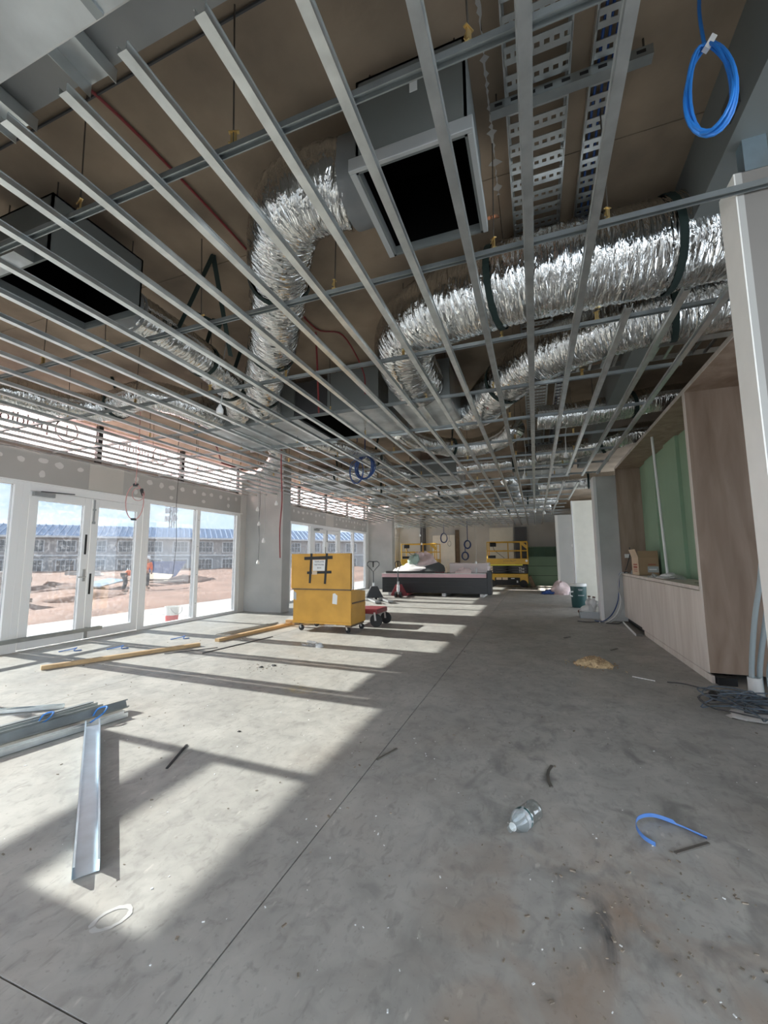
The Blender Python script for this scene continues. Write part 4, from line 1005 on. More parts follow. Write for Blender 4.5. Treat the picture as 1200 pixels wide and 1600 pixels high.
def castor(o, x, y, ang=0, r=.048, h=.14):
    q = B(); q.obox((x, y, h-.006), (.09, .07, .012), ang)
    for s in (-1, 1):
        c_ = Vector((math.cos(ang)*.03, math.sin(ang)*.03, 0)); n_ = Vector((-math.sin(ang), math.cos(ang), 0))*.022*s
        q.bar(Vector((x, y, h-.01))+n_, Vector((x, y, r))+n_+c_, .03, .004, tuple(n_.normalized()))
    k = q.build('castor', 'castor_metal', o)
    c_ = Vector((x+math.cos(ang)*.03, y+math.sin(ang)*.03, r)); rot = Matrix.Rotation(ang, 3, 'Z')
    B().lathe([(r*.5, -.016), (r, -.014), (r, .014), (r*.5, .016)], c_, 'Y', 16, rot).build('wheel', 'rubber', k, True)
for x in (x0+.10, x1-.12):
    castor(o, x, y0+.08, U(-.6, .6)); castor(o, x+.05, y1-.08, U(-.6, .6))
for x in (x0+.02, x1-.12): B().box(x, x+.10, y0+.02, y1-.02, .10, .14).build('skid', 'timber_dark', o)
# red wheeled trolley behind
o = thing('red_trolley', (-2.9, 7.35, 0), 'low red trolley on black wheels behind the yellow site box', 'trolley')
q = B(); q.box(-3.75, -2.80, 7.25, 7.31, .24, .31); q.box(-3.75, -2.80, 7.75, 7.81, .24, .31); q.box(-3.75, -3.69, 7.31, 7.75, .24, .31); q.box(-2.86, -2.80, 7.31, 7.75, .24, .31); q.build('frame', 'red_paint', o, bevel=.004)
B().box(-3.74, -2.81, 7.26, 7.80, .31, .325).build('deck', 'red_paint', o)
for x, y, rr in ((-2.85, 7.28, .12), (-2.83, 7.76, .11), (-3.65, 7.28, .12), (-3.65, 7.76, .11)):
    q = B(); q.bar((x, y-.035, .27), (x+.02, y-.035, rr), .035, .005, (0, 1, 0)); q.bar((x, y+.035, .27), (x+.02, y+.035, rr), .035, .005, (0, 1, 0)); k = q.build('fork', 'castor_metal', o)
    B().lathe([(rr*.45, -.022), (rr*.92, -.02), (rr, -.01), (rr, .01), (rr*.92, .02), (rr*.45, .022)], (x+.02, y, rr), 'Y', 24).build('wheel', 'rubber', k, True)
# pallet jacks
def pallet_jack(name, c, rz, label, base, forks, loop_heart=True):
    o = thing(name, c, label, 'pallet jack'); rot = Matrix.Rotation(rz, 3, 'Z'); T = lambda p: tuple(Vector(c) + rot @ Vector(p))
    for s in (-1, 1):
        q = B(); q.bar(T((.12, s*.19, .062)), T((1.25, s*.19, .058)), .15, .05); q.build('fork_arm', forks, o, bevel=.004)
        rot2 = rot
        B().lathe([(.04, -.03), (.04, .03)], T((1.12, s*.19, .04)), 'Y', 14, rot2).build('load_roller', 'rubber', o, True)
    q = B(); q.add([T(p) for p in ((.0, -.27, .07), (.18, -.27, .07), (.18, .27, .07), (.0, .27, .07), (.02, -.10, .42), (.10, -.10, .42), (.10, .10, .42), (.02, .10, .42))], [(0,3,2,1),(4,5,6,7),(0,1,5,4),(1,2,6,5),(2,3,7,6),(3,0,4,7)])
    q.build('head_frame', base, o, bevel=.006)
    B().lathe([(.05, .10), (.05, .40), (.03, .42), (.03, .52)], T((-.03, 0, 0)), 'Z', 14).build('pump', 'castor_metal', o, True)
    for s in (-1, 1): B().lathe([(.03, -.03), (.095, -.028), (.095, .028), (.03, .03)], T((-.05, s*.08, .095)), 'Y', 20, rot).build('steer_wheel', 'rubber', o, True)
    B().tube([T((-.05, 0, .42)), T((-.06, 0, .86))], .017, 10).build('tiller', 'dark_paint', o, True)
    if loop_heart:
        hp = [(0, .86), (-.10, .97), (-.19, 1.06), (-.19, 1.14), (-.12, 1.185), (-.04, 1.175), (0, 1.16), (.04, 1.175), (.12, 1.185), (.19, 1.14), (.19, 1.06), (.10, .97)]
    else:
        hp = [(0, .86), (-.05, .95), (-.09, 1.05), (-.09, 1.13), (-.05, 1.17), (0, 1.175), (.05, 1.17), (.09, 1.13), (.09, 1.05), (.05, .95)]
    B().tube([T((-.062, a, z)) for a, z in hp], .014, 8, closed=True).build('handle_loop', 'dark_paint', o, True)
    B().bar(T((-.062, 0, 1.0)), T((-.062, 0, 1.19)), .03, .03).build('control_lever', 'black', o); return o
pallet_jack('pallet_jack', (-4.78, 12.1, 0), R(-55), 'dark pallet jack with heart shaped handle, forks pointing toward the yellow box', 'dark_paint', 'grey_metal')
pallet_jack('pallet_jack', (-4.28, 13.05, 0), R(95), 'red pallet jack with narrow handle, parked under the board stack', 'red_paint', 'red_paint', False)
# plasterboard stack
o = thing('board_stack', (-3.35, 14.4, 0), 'black wrapped stack of plasterboard with pink and white sheets on top', 'board stack')
B().box(-5.12, -1.48, 13.78, 15.05, .10, .62).build('wrapped_sheets', 'black_wrap', o, bevel=.01)
B().box(-1.50, -1.38, 13.75, 14.2, .08, .85).build('wrap_end', 'black_wrap', o, bevel=.01)
for z0, z1, m_ in ((.625, .66, 'pink_board'), (.662, .70, 'pink_board'), (.702, .74, 'pink_board'), (.742, .765, 'board_white')):
    B().box(-5.14+U(0, .02), -1.52, 13.76, 15.06, z0, z1).build('board', m_, o)
for x in (-4.9, -3.0, -1.75):
    B().box(x, x+.12, 13.80, 15.0, 0, .10).build('bearer', 'board_white', o)
q = B()
for i in range(3): q.box(-5.0, -2.0, 13.76-.004, 13.775, .2+i*.13, .206+i*.13)
q.build('wrap_crease', 'dark_paint', o)
B().obox((-4.1, 14.0, .80), (1.75, .55, .06), .03, 0, 0).build('dark_sheeting', 'black_wrap', bevel=.02, label='folded black sheeting lying along the left of the board stack', cat='sheeting')
lump('insulation_bag', (-4.0, 14.3, .83), (.80, .4, .26), 'batt_white', 'white wrapped insulation bag, lower one at the left of the board stack', 'insulation bag', seed=41, amp=.22)
lump('insulation_bag', (-3.75, 14.45, .98), (.50, .32, .42), 'batts', 'pink insulation bag heaped on the white one', 'insulation bag', seed=43, amp=.34)
lump('green_plastic', (-4.05, 14.2, 1.2), (.22, .2, .2), 'tarp_green', 'scrap of pale green plastic on top of the insulation heap', 'plastic scrap', seed=44, amp=.25, flat=False)
o = thing('grey_sheeting', (-3.35, 14.0, .83), 'charcoal sheet draped over the right side of the white insulation bag', 'sheeting')
B().add([(-4.0, 13.92, .86), (-3.1, 13.86, .80), (-2.85, 13.9, .82), (-2.95, 14.0, 1.02), (-3.15, 14.1, 1.14), (-3.5, 14.0, 1.03)], [(0, 1, 5), (1, 2, 3), (1, 3, 4, 5)]).build('sheet', 'charcoal_sheet', o)
o = thing('insulation_pack', (-2.1, 14.2, .766), 'clear wrapped pack of pink insulation batts at right of the board stack', 'insulation pack')
for i, (z0, dx) in enumerate(((.767, 0), (.88, .03), (.99, -.02))):
    B().box(-2.72+dx, -1.50+dx, 13.86, 14.6, z0, z0+.108).build('batt', 'batts', o, bevel=.035)
B().box(-2.745, -1.46, 13.85, 14.62, .769, 1.115).build('clear_wrapping', 'clear_wrap', o, bevel=.04)
lump('loose_batt', (-2.25, 13.80, .767), (.25, .05, .16), 'batts', 'loose pink batt leaning on the front of the wrapped pack', 'insulation batt', seed=46, amp=.2)
B().obox((-2.86, 13.9, .87), (.06, .1, .2), .2, .1).build('timber_offcut', 'cardboard_light', label='pale timber offcut standing left of the wrapped insulation pack', cat='offcut')
B().obox((-3.25, 13.85, .775), (.9, .05, .018), .02).build('steel_strip', 'black', label='dark strip lying on the front edge of the white boards', cat='strip')
B().obox((-3.1, 13.92, .795), (.35, .08, .05), .1).build('red_tube', 'red_paint', label='small red box lying on the boards beside the dark strip', cat='box')
B().tube([(-1.85, 13.82, .766), (-1.85, 13.82, .95)], .04, 12).build('clear_bottle', 'clear_wrap', smooth=True, label='clear bottle standing in front of the wrapped insulation pack', cat='bottle')
# scissor lifts
def lift(name, cx, cy, label, wdt=1.75, flip=1):
    o = thing(name, (cx, cy, 0), label, 'scissor lift'); a, c = cx-wdt/2, cx+wdt/2; y0, y1 = cy-.4, cy+.4
    B().box(a+.05, c-.05, y0, y1, .16, .58).build('chassis', 'yellow_lift', o, bevel=.01)
    B().box(a+.32, c-.38, y0-.012, y0, .10, .42).build('battery_cover', 'black', o, bevel=.004)
    for i in range(2): B().box(a+.38+i*.26, a+.60+i*.26, y0-.015, y0-.012, .32, .42).build('sticker', 'cardboard_light', o)
    B().box(c-.75, c-.6, y0-.015, y0-.012, .36, .40).build('sticker', 'paper', o); B().box(c-.52, c-.46, y0-.015, y0-.012, .2, .29).build('sticker', 'paper', o)
    for x in (a+.20, c-.24):
        for y in (y0-.01, y1+.01): B().lathe([(.08, -.05), (.155, -.045), (.16, 0), (.155, .045), (.08, .05)], (x, y, .16), 'Y', 20).build('wheel', 'rubber', o, True)
    B().box(a+.05, c-.05, y0+.02, y1-.02, .60, .94).build('scissor_pack', 'black', o)
    for i in range(3):
        for s in (0, 1):
            z = .62+i*.11; B().bar((a+.1, y0+.015-s*.0, z+(.08 if s else 0)), (c-.1, y0+.015, z+(0 if s else .08)), .02, .04, (0, 0, 1)).build('scissor_arm', 'dark_paint', o)
    B().box(a+.06, c-.25, y0-.02, y0, .935, .985).build('bright_strip', 'yellow_bright', o)
    B().box(a, c, y0-.02, y1+.02, .99, 1.24).build('platform', 'yellow_lift', o, bevel=.01)
    text('platform_lettering', 'SCISSORLIFT', .10, o, (cx+.1, y0-.022, 1.13), (R(90), 0, 0), 'timber_dark')
    B().lathe([(.05, 0), (.05, .004)], (c-.08, y0-.024, 1.14), 'Y', 12).build('sticker', 'paper', o)
    for s_, z_ in (('The', .80), ('The', .68)): text('side_lettering', s_, .15, o, (c-.30, y0-.004, z_), (R(90), 0, 0), 'paper')
    for i in range(3): B().box(a+.08, a+.24, y0-.004, y0, .64+i*.10, .71+i*.10).build('sticker', 'cardboard_light', o)
    for z in (1.58, 1.97):
        B().tube([(a+.03, y0, z), (c-.03, y0, z), (c-.03, y1, z), (a+.03, y1, z)], .022, 8, closed=True).build('guard_rail', 'yellow_lift', o, True)
    for x in (a+.03, cx, c-.30, c-.03):
        for y in (y0, y1):
            if x == cx and y == y0: continue
            B().tube([(x, y, 1.24), (x, y, 1.97)], .022, 8).build('rail_post', 'yellow_lift', o, True)
    B().bar((c-.30, y0, 1.95), (c-.03, y0, 1.70), .02, .12).build('gate_panel', 'yellow_lift', o)
    k = B(); k.obox((a+.28, y0+.05, 1.86), (.26, .16, .14), .2, .4); k.build('control_box', 'black', o); B().tube(crv([(a+.28, y0+.05, 1.8), (a+.35, y0+.05, 1.6), (a+.75, y0+.1, 1.26)], 6), .012, 6).build('control_lead', 'dark_paint', o, True)
    B().obox((a+.22, y0+.1, 1.32), (.3, .2, .12)).build('tool_bag', 'black', o)
    q = B(); q.bar((c+.02, cy, .2), (c+.16, cy, .25), .5, .5); q.build('ladder_end', 'timber_dark', o); return o
lift('scissor_lift', -1.17, 19.3, 'yellow and black scissor lift right of the board stack')
lift('scissor_lift', -5.28, 19.7, 'yellow scissor lift behind the left end of the board stack', 1.8)
# things at back wall
o = thing('leaning_panel', (-4.37, 20.75, 0), 'pale blank door panel leaning on the back wall behind the stack', 'panel')
B().obox((-4.37, 20.78, 1.22), (1.14, .045, 2.44), 0, -.04).build('panel', 'white_wall', o); B().lathe([(.04, 0), (.04, .01)], (-4.15, 20.73, 1.2), 'Y', 12).build('lock_hole', 'paper', o)
o = thing('green_joinery', (.35, 20.6, 0), 'dark green counter with open pigeonholes against the dim back wall', 'joinery')
B().box(-.38, 1.2, 20.45, 20.95, 0, 1.32).build('counter_body', 'green_board_dark', o)
B().box(-.38, 1.2, 20.44, 20.46, .44, .455).build('joint_line', 'black', o); B().box(-.38, 1.2, 20.44, 20.46, .88, .895).build('joint_line', 'black', o)
q = B(); q.box(-.38, 1.2, 20.93, 20.96, 1.32, 1.78); q.box(-.38, 1.2, 20.6, 20.95, 1.75, 1.78)
for i in range(5): q.box(-.38+i*.385, -.36+i*.385, 20.6, 20.95, 1.32, 1.78)
q.build('pigeonholes', 'green_board_dark', o)
lump('insulation_bag', (.78, 15.95, .0), (.36, .52, .42), 'batts', 'pink and white insulation bag slumped against the far nib', 'insulation bag', seed=51, amp=.16)
lump('blue_sheet', (.40, 15.8, 0), (.28, .25, .12), 'skip_blue', 'crumpled blue plastic on floor at the foot of the far insulation bag', 'plastic sheet', seed=53, amp=.3)

# ================================================================== FLOOR, NEAR
# sawdust heap
o = thing('sawdust_heap', (.58, 5.5, 0), 'small heap of wood shavings on the floor in front of oak niche', 'sawdust heap')
lump('heap', (.58, 5.53, 0), (.19, .15, .075), 'sawdust', parent=o, seed=61, amp=.22)
rn = random.Random(5); q = B()
for k in range(420):
    a = rn.uniform(0, 6.283); rr = abs(rn.gauss(0, .55)); x, y = .58+.19*rr*math.cos(a), 5.53+.15*rr*math.sin(a); z = max(.003, .083*(1-min(1, rr)**2))
    q.obox((x, y, z+rn.uniform(0, .008)), (rn.uniform(.015, .035), rn.uniform(.007, .012), .003), rn.uniform(0, 6), rn.uniform(-.7, .7), rn.uniform(-.7, .7))
q.build('shavings', 'sawdust', o, kind='stuff')
q = B()
for k in range(420):
    a = rn.uniform(0, 6.283); rr = abs(rn.gauss(0, .55)); x, y = .58+.2*rr*math.cos(a), 5.53+.16*rr*math.sin(a); z = max(.003, .083*(1-min(1, rr)**2))
    q.obox((x, y, z+rn.uniform(0, .012)), (rn.uniform(.015, .04), rn.uniform(.006, .012), .003), rn.uniform(0, 6), rn.uniform(-.9, .9), rn.uniform(-.9, .9))
q.build('dark_shavings', 'cardboard', o, kind='stuff')
# PET bottle
o = thing('plastic_bottle', (-.11, 2.15, 0), 'empty clear plastic water bottle lying on the concrete floor', 'bottle')
bd = Vector((-.115, -.215, 0)).normalized(); ang = math.atan2(bd.y, bd.x); rot = Matrix.Rotation(ang, 3, 'Z')
pr = [(.012, .0), (.036, .002), (.043, .012), (.044, .03), (.041, .038), (.044, .046), (.041, .056), (.044, .064), (.041, .074), (.044, .084), (.044, .10), (.045, .14), (.042, .155), (.034, .18), (.022, .2), (.0145, .212), (.0145, .232)]
cb = (-.055, 2.265, .0455)
B().lathe(pr, cb, 'X', 28, rot).build('bottle_shell', 'pet', o, True)
B().lathe([(.0455, .105), (.0455, .142)], cb, 'X', 28, rot).build('label_band', 'clear_wrap', o, True)
q = B(); R2 = rot
for a0, a1, h0, h1 in ((.2, 1.5, .108, .118), (1.7, 2.4, .112, .135), (-.6, 0, .11, .12), (2.6, 3.3, .108, .122)):
    vs = []; n_ = 8
    for h in (h0, h1):
        for i in range(n_+1):
            t = a0+(a1-a0)*i/n_; vs.append(Vector(cb)+R2 @ Vector((h, .0462*math.cos(t), .0462*math.sin(t))))
    q.add(vs, [(i, i+1, n_+2+i, n_+1+i) for i in range(n_)])
q.build('label_print', 'cooler_green', o)
B().lathe([(.0175, .205), (.0175, .209)], cb, 'X', 20, rot).build('neck_ring', 'white_plastic', o, True)
# blue strap + strips
o = thing('plastic_strap', (.45, 2.32, 0), 'curled blue plastic strap lying on the floor right of the bottle', 'strap')
sp = crv([(.66, 2.36, .004), (.56, 2.42, .006), (.47, 2.435, .014), (.40, 2.38, .02), (.375, 2.31, .018), (.39, 2.25, .01), (.43, 2.22, .004)], 8); q = B(); vs = []
for i, p in enumerate(sp):
    hh = .016 if i > 8 else .006
    vs += [p, p+Vector((.002, .002, hh))]
q.add(vs, [(2*i, 2*i+1, 2*i+3, 2*i+2) for i in range(len(sp)-1)]); st = q.build('band', 'strap_blue', o); m_ = st.modifiers.new('s', 'SOLIDIFY'); m_.thickness = .002
def strip(pts, wd, label, mat='steel_dark', name='steel_strip', ht=.006, cat='strip'):
    q = B()
    for a, c in zip(pts[:-1], pts[1:]): q.bar((a[0], a[1], ht/2+.001), (c[0], c[1], ht/2+.001), wd, ht)
    return q.build(name, mat, label=label, cat=cat)
strip([(.50, 2.46), (.60, 2.41), (.66, 2.36)], .006, 'thin dark strip touching the end of the blue strap', 'navy_cable')
strip([(.50, 2.205), (.655, 2.325)], .014, 'short grey steel strip in front of the blue strap', 'steel_dark')
cv = [(.035, 2.83), (.015, 2.76), (.008, 2.70), (.012, 2.63), (.025, 2.575)]
strip(cv, .016, 'short curved dark strip on the floor behind the bottle', 'steel_dark')
strip([(-.99, 2.55), (-.92, 2.735)], .014, 'short dark strip lying on the long floor joint', 'steel_dark')
strip([(-2.15, 2.03), (-2.29, 2.32)], .014, 'black strip lying in sunlight beside the lone steel stud', 'black')
strip([(.36, 7.2), (.46, 7.33)], .02, 'dark sliver on the floor left of the sawdust heap, farther away', 'steel_dark')
strip([(.90, 6.45), (1.0, 6.6)], .02, 'dark sliver on the floor behind the sawdust heap', 'steel_dark')
strip([(.9, 5.13), (1.08, 5.02)], .006, 'thin pale wire on the floor right of the sawdust heap', 'paper')
# steel studs on the left
nst = 'steel studs in the bundle at left'
dv = Vector((.15, .77, 0)).normalized()
def stk(end, ln, wd, ht, z, label, ang=0, mat='galv_dull'):
    e = Vector((end[0], end[1], z)); return cstud('steel_stud', e-dv*ln, e, wd, ht, label, 'steel stud', mat, nst, ang=ang)
stk((-3.66, 2.62), 3.2, .092, .04, .004, 'steel stud farthest back in the bundle at left', R(90))
stk((-3.55, 2.62), 3.2, .092, .04, .006, 'wide dark steel stud second from the back of the bundle', 0, 'galv_dull')
stk((-3.42, 2.67), 3.2, .064, .035, .004, 'steel stud in the middle of the bundle, lips upward', 0, 'galv')
stk((-3.32, 2.68), 3.2, .064, .035, .042, 'steel stud on top of the bundle, tipped on edge', R(60), 'galv_dull')
stk((-3.17, 2.56), 3.2, .064, .035, .004, 'front steel stud of the bundle, nearest the camera', R(180), 'galv') if False else stk((-3.17, 2.56), 3.2, .064, .035, .004, 'front steel stud of the bundle, nearest the camera', 0, 'galv')
cstud('steel_stud', (-5.2, 1.6, .004), (-3.86, 2.52, .004), .05, .03, 'thin steel channel lying behind the stud bundle at left', 'steel stud', 'galv')
for i, (x, y, lb) in enumerate(((-3.55, 2.2, 'blue tie around the back studs of the bundle'), (-3.27, 2.42, 'blue tie curling over the front studs of the bundle'))):
    B().tube(crv([(x-.09, y, .02), (x-.06, y+.02, .08), (x, y+.05, .095), (x+.05, y-.02, .07), (x+.03, y-.10, .03)], 5), .006, 6).build('blue_tie', 'blue_bit', smooth=True, label=lb, cat='tie')
cstud('steel_stud', (-1.745, 1.275, .004), (-3.13, 2.26, .042), .092, .046, 'lone galvanised stud lying open side up in the sunlight', 'steel stud', 'galv_blue')
o = cstud('steel_track', (-6.42, 1.2, .20), (-6.42, 4.66, .20), .06, .05, 'long steel track propped level in front of the glazed doors', 'steel track', 'galv_dull')
for i, (y, lb) in enumerate(((1.5, 'timber block under the near end of the long track'), (2.9, 'timber block under the middle of the long track'))):
    B().box(-6.5, -6.34, y, y+.12, 0, .20).build('timber_block', 'pine', label=lb, cat='timber block')
# timbers
def timber(p, q_, wd, ht, label, mat=None):
    return B().bar((p[0], p[1], ht/2+.001), (q_[0], q_[1], ht/2+.001), wd, ht).build('timber_length', mat or PINE, bevel=.003, label=label, cat='timber')
timber((-5.46, 3.28), (-4.71, 4.93), .07, .045, 'pale timber length lying on the floor in front of the doors')
timber((-4.68, 5.25), (-4.50, 7.3), .09, .045, 'timber length running toward the yellow site box')
timber((-4.62, 7.05), (-3.9, 7.25), .09, .09, 'short timber lying under the left of the yellow site box')
gb = 'thin steel rods beside the second timber'
for k in range(7):
    a = U(-.05, .05); B().tube([(-5.12+k*.035, 5.75+U(-.1, .1), .008+.006*(k % 3)), (-4.98+k*.03, 7.0+U(-.1, .2), .008+.006*(k % 2))], .007, 6).build('steel_rod', 'grey_metal', smooth=True, label='thin steel rod in the bundle left of the second timber length', cat='rod', group=gb)
B().tube([(-4.29, 4.55, .006), (-4.1, 5.87, .006)], .006, 6).build('steel_rod', 'dark_paint', smooth=True, label='single dark rod lying right of the second timber length', cat='rod')
B().tube([(-4.75, 4.35, .006), (-4.35, 4.9, .006)], .005, 6).build('steel_rod', 'dark_paint', smooth=True, label='short dark rod lying behind the floor joint near the pale timber', cat='rod')
# plastic scraps
lump('plastic_scrap', (-3.16, 5.49, 0), (.15, .10, .05), 'clear_wrap', 'crumpled clear wrapper on the sunlit floor before the yellow box', 'plastic scrap', seed=71, amp=.35, smooth=False)
lump('plastic_scrap', (-2.99, 5.42, 0), (.06, .05, .05), 'milky', 'small white scrap beside the clear wrapper', 'plastic scrap', seed=72, amp=.3)
for i, (x, y, lb) in enumerate(((-6.16, 4.1, 'blue tie scrap on the floor nearest the left door leaf'), (-5.66, 4.42, 'blue tie scrap on the floor before the right door leaf'), (-5.4, 5.28, 'blue tie scrap on the floor below the right window panes'))):
    B().tube(crv([(x-.12, y-.12, .005), (x-.04, y, .02), (x+.02, y+.03, .04), (x+.04, y-.02, .01), (x+.08, y+.06, .006)], 5), .007, 6).build('tie_scrap', 'strap_blue', smooth=True, label=lb, cat='scrap')
# dust and chips
rn = random.Random(77); q = B()
for k in range(520):
    if k < 60: x, y = rn.gauss(-3.05, .12), rn.gauss(4.25, .12)
    elif k < 200: x, y = rn.gauss(.35, .25), rn.gauss(1.75, .25)
    else: x, y = rn.uniform(-5.5, 1.5), rn.uniform(1.0, 7)
    s = rn.uniform(.002, .007)*(1.6 if k % 9 == 0 else 1); q.obox((x, y, s*.3), (s*rn.uniform(1, 3), s, s*.5), rn.uniform(0, 6))
q.build('floor_chips', 'debris', label='scattered wood and concrete chips over the floor', cat='chips', kind='stuff')
rn = random.Random(78); q = B()
for k in range(170):
    x, y = (rn.uniform(-1.2, 1.3), rn.uniform(1.0, 3.5)) if k < 110 else (rn.uniform(-3.5, -1), rn.uniform(1.2, 3.5))
    s = rn.uniform(.0015, .005); q.obox((x, y, s*.3), (s*rn.uniform(1, 2.5), s, s*.5), rn.uniform(0, 6))
q.build('plaster_crumbs', 'paper', label='tiny white plaster crumbs over the near floor', cat='crumbs', kind='stuff')
for i, (x, y, s, lb) in enumerate(((-3.08, 4.2, .03, 'black rubble lump in the shadow band, left one'), (-2.98, 4.3, .04, 'black rubble lump in the shadow band, largest one'), (-2.1, 2.62, .016, 'black rubble chip beside the end of the wide shadow'))):
    lump('rubble_lump', (x, y, 0), (s, s*.6, s*.4), 'black', lb, 'rubble', seed=80+i, amp=.4, n=8, m=4, smooth=False)
# ================================================================== OUTSIDE
gr = struct('ground')
rn = random.Random(3)
nx, ny = 70, 60; vs = []; fs = []
for i in range(nx+1):
    for j in range(ny+1):
        x = -9.9 - (i/nx)**1.7*130; y = -50 + j/ny*190
        d = -9.9-x; h = -.20 + min(1, d/3)*(.10*math.sin(x*.9+y*.6)+.09*math.sin(x*.37-y*.8)+.06*rn.uniform(-1, 1))
        if 1 < d < 3.5: h += .10*abs(math.sin(y*1.7))*rn.uniform(.5, 1.2)
        vs.append((x, y, h - d*.0015))
for i in range(nx):
    for j in range(ny): fs.append((i*(ny+1)+j, i*(ny+1)+j+1, (i+1)*(ny+1)+j+1, (i+1)*(ny+1)+j))
B().add(vs, fs).build('red_earth', 'dirt', gr, True)
o = struct('trim_1', (-8.4, 6, -.1))
for k in range(12): B().box(-9.95, XW-.10, -12+k*3.3, -12+k*3.3+3.285, -.25, -.06+U(-.002, .002)).build('path_slab', 'paving', o)
def mound(c, s, label, mat='dirt_dark', seed=1): return lump('dirt_mound', c, s, mat, label, 'dirt mound', seed=seed, amp=.3, n=26, m=8)
mound((-22.5, 13.5, -.35), (1.6, 2.6, .45), 'dark low mound of earth seen through the left door leaf', seed=91)
mound((-17.8, 12.2, -.35), (1.4, 1.6, .32), 'low red earth mound before the dark mound, through the left door', 'dirt', 92)
mound((-23.7, 22.9, -.4), (1.2, 1.8, .55), 'earth and rubble mound beside the blue skip', seed=93)
# far apartment building
def building(name, c0, c1, depth, zb, ze, zr, nwin, label, hip=True, skip=()):
    c0 = Vector((*c0, 0)); c1 = Vector((*c1, 0)); d = (c1-c0); ln = d.length; d.normalize(); n = Vector((d.y, -d.x, 0))   # n points towards the viewer
    if n.dot(-c0) < 0: n = -n
    o = thing(name, tuple(c0.lerp(c1, .5)+Vector((0, 0, zb))), label, 'building')
    W = lambda s, t, z: tuple(c0 + d*s + n*t + Vector((0, 0, z)))
    def wbox(s0, s1, t0, t1, z0, z1):
        return B().add([W(s0,t0,z0),W(s1,t0,z0),W(s1,t1,z0),W(s0,t1,z0),W(s0,t0,z1),W(s1,t0,z1),W(s1,t1,z1),W(s0,t1,z1)], [(0,3,2,1),(4,5,6,7),(0,1,5,4),(1,2,6,5),(2,3,7,6),(3,0,4,7)])
    zm = (zb+ze)/2
    wbox(0, ln, -depth, 0, zb, zm).build('lower_wall', 'far_wall_low', o); wbox(0, ln, -depth, 0, zm, ze).build('upper_wall', 'far_wall', o)
    wbox(0, ln, 0, .12, zm-.12, zm+.12).build('floor_band', 'far_frame', o)
    e = .7; hp = 4.0 if hip else 0
    rf = B().add([W(-e, e, ze), W(ln+e, e, ze), W(ln+e, -depth-e, ze), W(-e, -depth-e, ze), W(hp, -depth/2, zr), W(ln-hp, -depth/2, zr)], [(0,1,5,4),(1,2,5),(2,3,4,5),(3,0,4),(0,3,2,1)]).build('roof', 'far_roof', o)
    q = B(); k = .6
    while k < ln-.3:
        top = zr if hp <= k <= ln-hp else ze+(zr-ze)*min(k, ln-k)/hp; f = (top-ze)/(zr-ze)
        q.bar(W(k, e, ze+.06), W(k, e+(-depth/2-e)*f, top+.06), .10, .12); k += .9
    q.build('roof_ribs', 'far_roof', rf, kind='stuff')
    wbox(-e, ln+e, e-.05, e+.05, ze-.25, ze+.05).build('gutter', 'far_frame', o)
    for r in range(2):
        zc = zb+1.5+r*(ze-zb)/2
        for i in range(nwin):
            s = ln*(i+.5)/nwin; hw, hh = 1.15, .85
            f = wbox(s-hw-.14, s+hw+.14, .0, .06, zc-hh-.14, zc+hh+.14).build('window', 'far_frame', o)
            for a in (-1, 1): wbox(s+(a-1)*hw/2+.05, s+(a+1)*hw/2-.05, .06, .10, zc-hh, zc+hh).build('pane', 'far_pane', f)
            for a in (-.5, .5): wbox(s+a*hw-.03, s+a*hw+.03, .10, .14, zc-hh, zc+hh).build('glazing_bar', 'far_frame', f)
            wbox(s-hw, s+hw, .10, .14, zc-.03, zc+.03).build('glazing_bar', 'far_frame', f)
    return o
building('apartment_building', (-80.0, 34.0), (-30.0, 88.0), 9, -.9, 5.25, 7.35, 18, 'long two storey block with blue metal roof across the red earth')
building('apartment_building', (-96, 6), (-84, 32), 11, -.9, 5.4, 8.0, 6, 'two storey hip roofed block at the left, seen through the near panes')
# tower + tree
o = thing('phone_tower', (-85, 78, 0), 'lattice phone mast rising behind the long block roof', 'tower')
q = B()
for sx, sy in ((-.6, -.6), (.6, -.6), (.6, .6), (-.6, .6)): q.tube([(-85+sx, 78+sy, 0), (-85+sx*.4, 78+sy*.4, 15.5)], .14, 6)
for k in range(7):
    z = 1+k*2; q.bar((-85.6, 77.4, z), (-84.4, 78.6, z+1.8), .12, .12); q.bar((-84.4, 77.4, z), (-85.6, 78.6, z+1.8), .12, .12)
q.build('mast', 'steel_tower', o)
for z in (11.6, 13.6, 15.2):
    B().box(-86.8, -83.2, 77.9, 78.1, z-.1, z+.1).build('cross_arm', 'steel_tower', o)
    for dx in (-1.6, -.6, .6, 1.6): B().box(-85+dx-.22, -85+dx+.22, 77.5, 77.9, z-.55, z+.75).build('antenna', 'far_frame', o)
def tree(x, y, zt, r, label, seed):
    o = thing('tree', (x, y, -1), label, 'tree'); B().tube([(x, y, -1), (x+.2, y, zt-r)], [.3, .18], 8).build('trunk', 'timber_dark', o, True); rn = random.Random(seed); q = B()
    for k in range(700):
        a, b_, rr = rn.uniform(0, 6.28), rn.uniform(-1, 1), r*rn.uniform(.55, 1)**.5*rn.uniform(.8, 1.08)
        c = (x+rr*1.3*math.cos(a)*math.sqrt(1-b_*b_), y+rr*1.3*math.sin(a)*math.sqrt(1-b_*b_), zt-r*.9+rr*.8*b_); s = rn.uniform(.25, .5)
        q.add([(c[0]-s, c[1], c[2]), (c[0], c[1]-s*.5, c[2]-s*.5), (c[0]+s, c[1]+.1, c[2]+.1), (c[0], c[1]+s*.5, c[2]+s*.6)], [(0, 1, 2, 3)])
    q.build('foliage', 'foliage', o, kind='stuff')
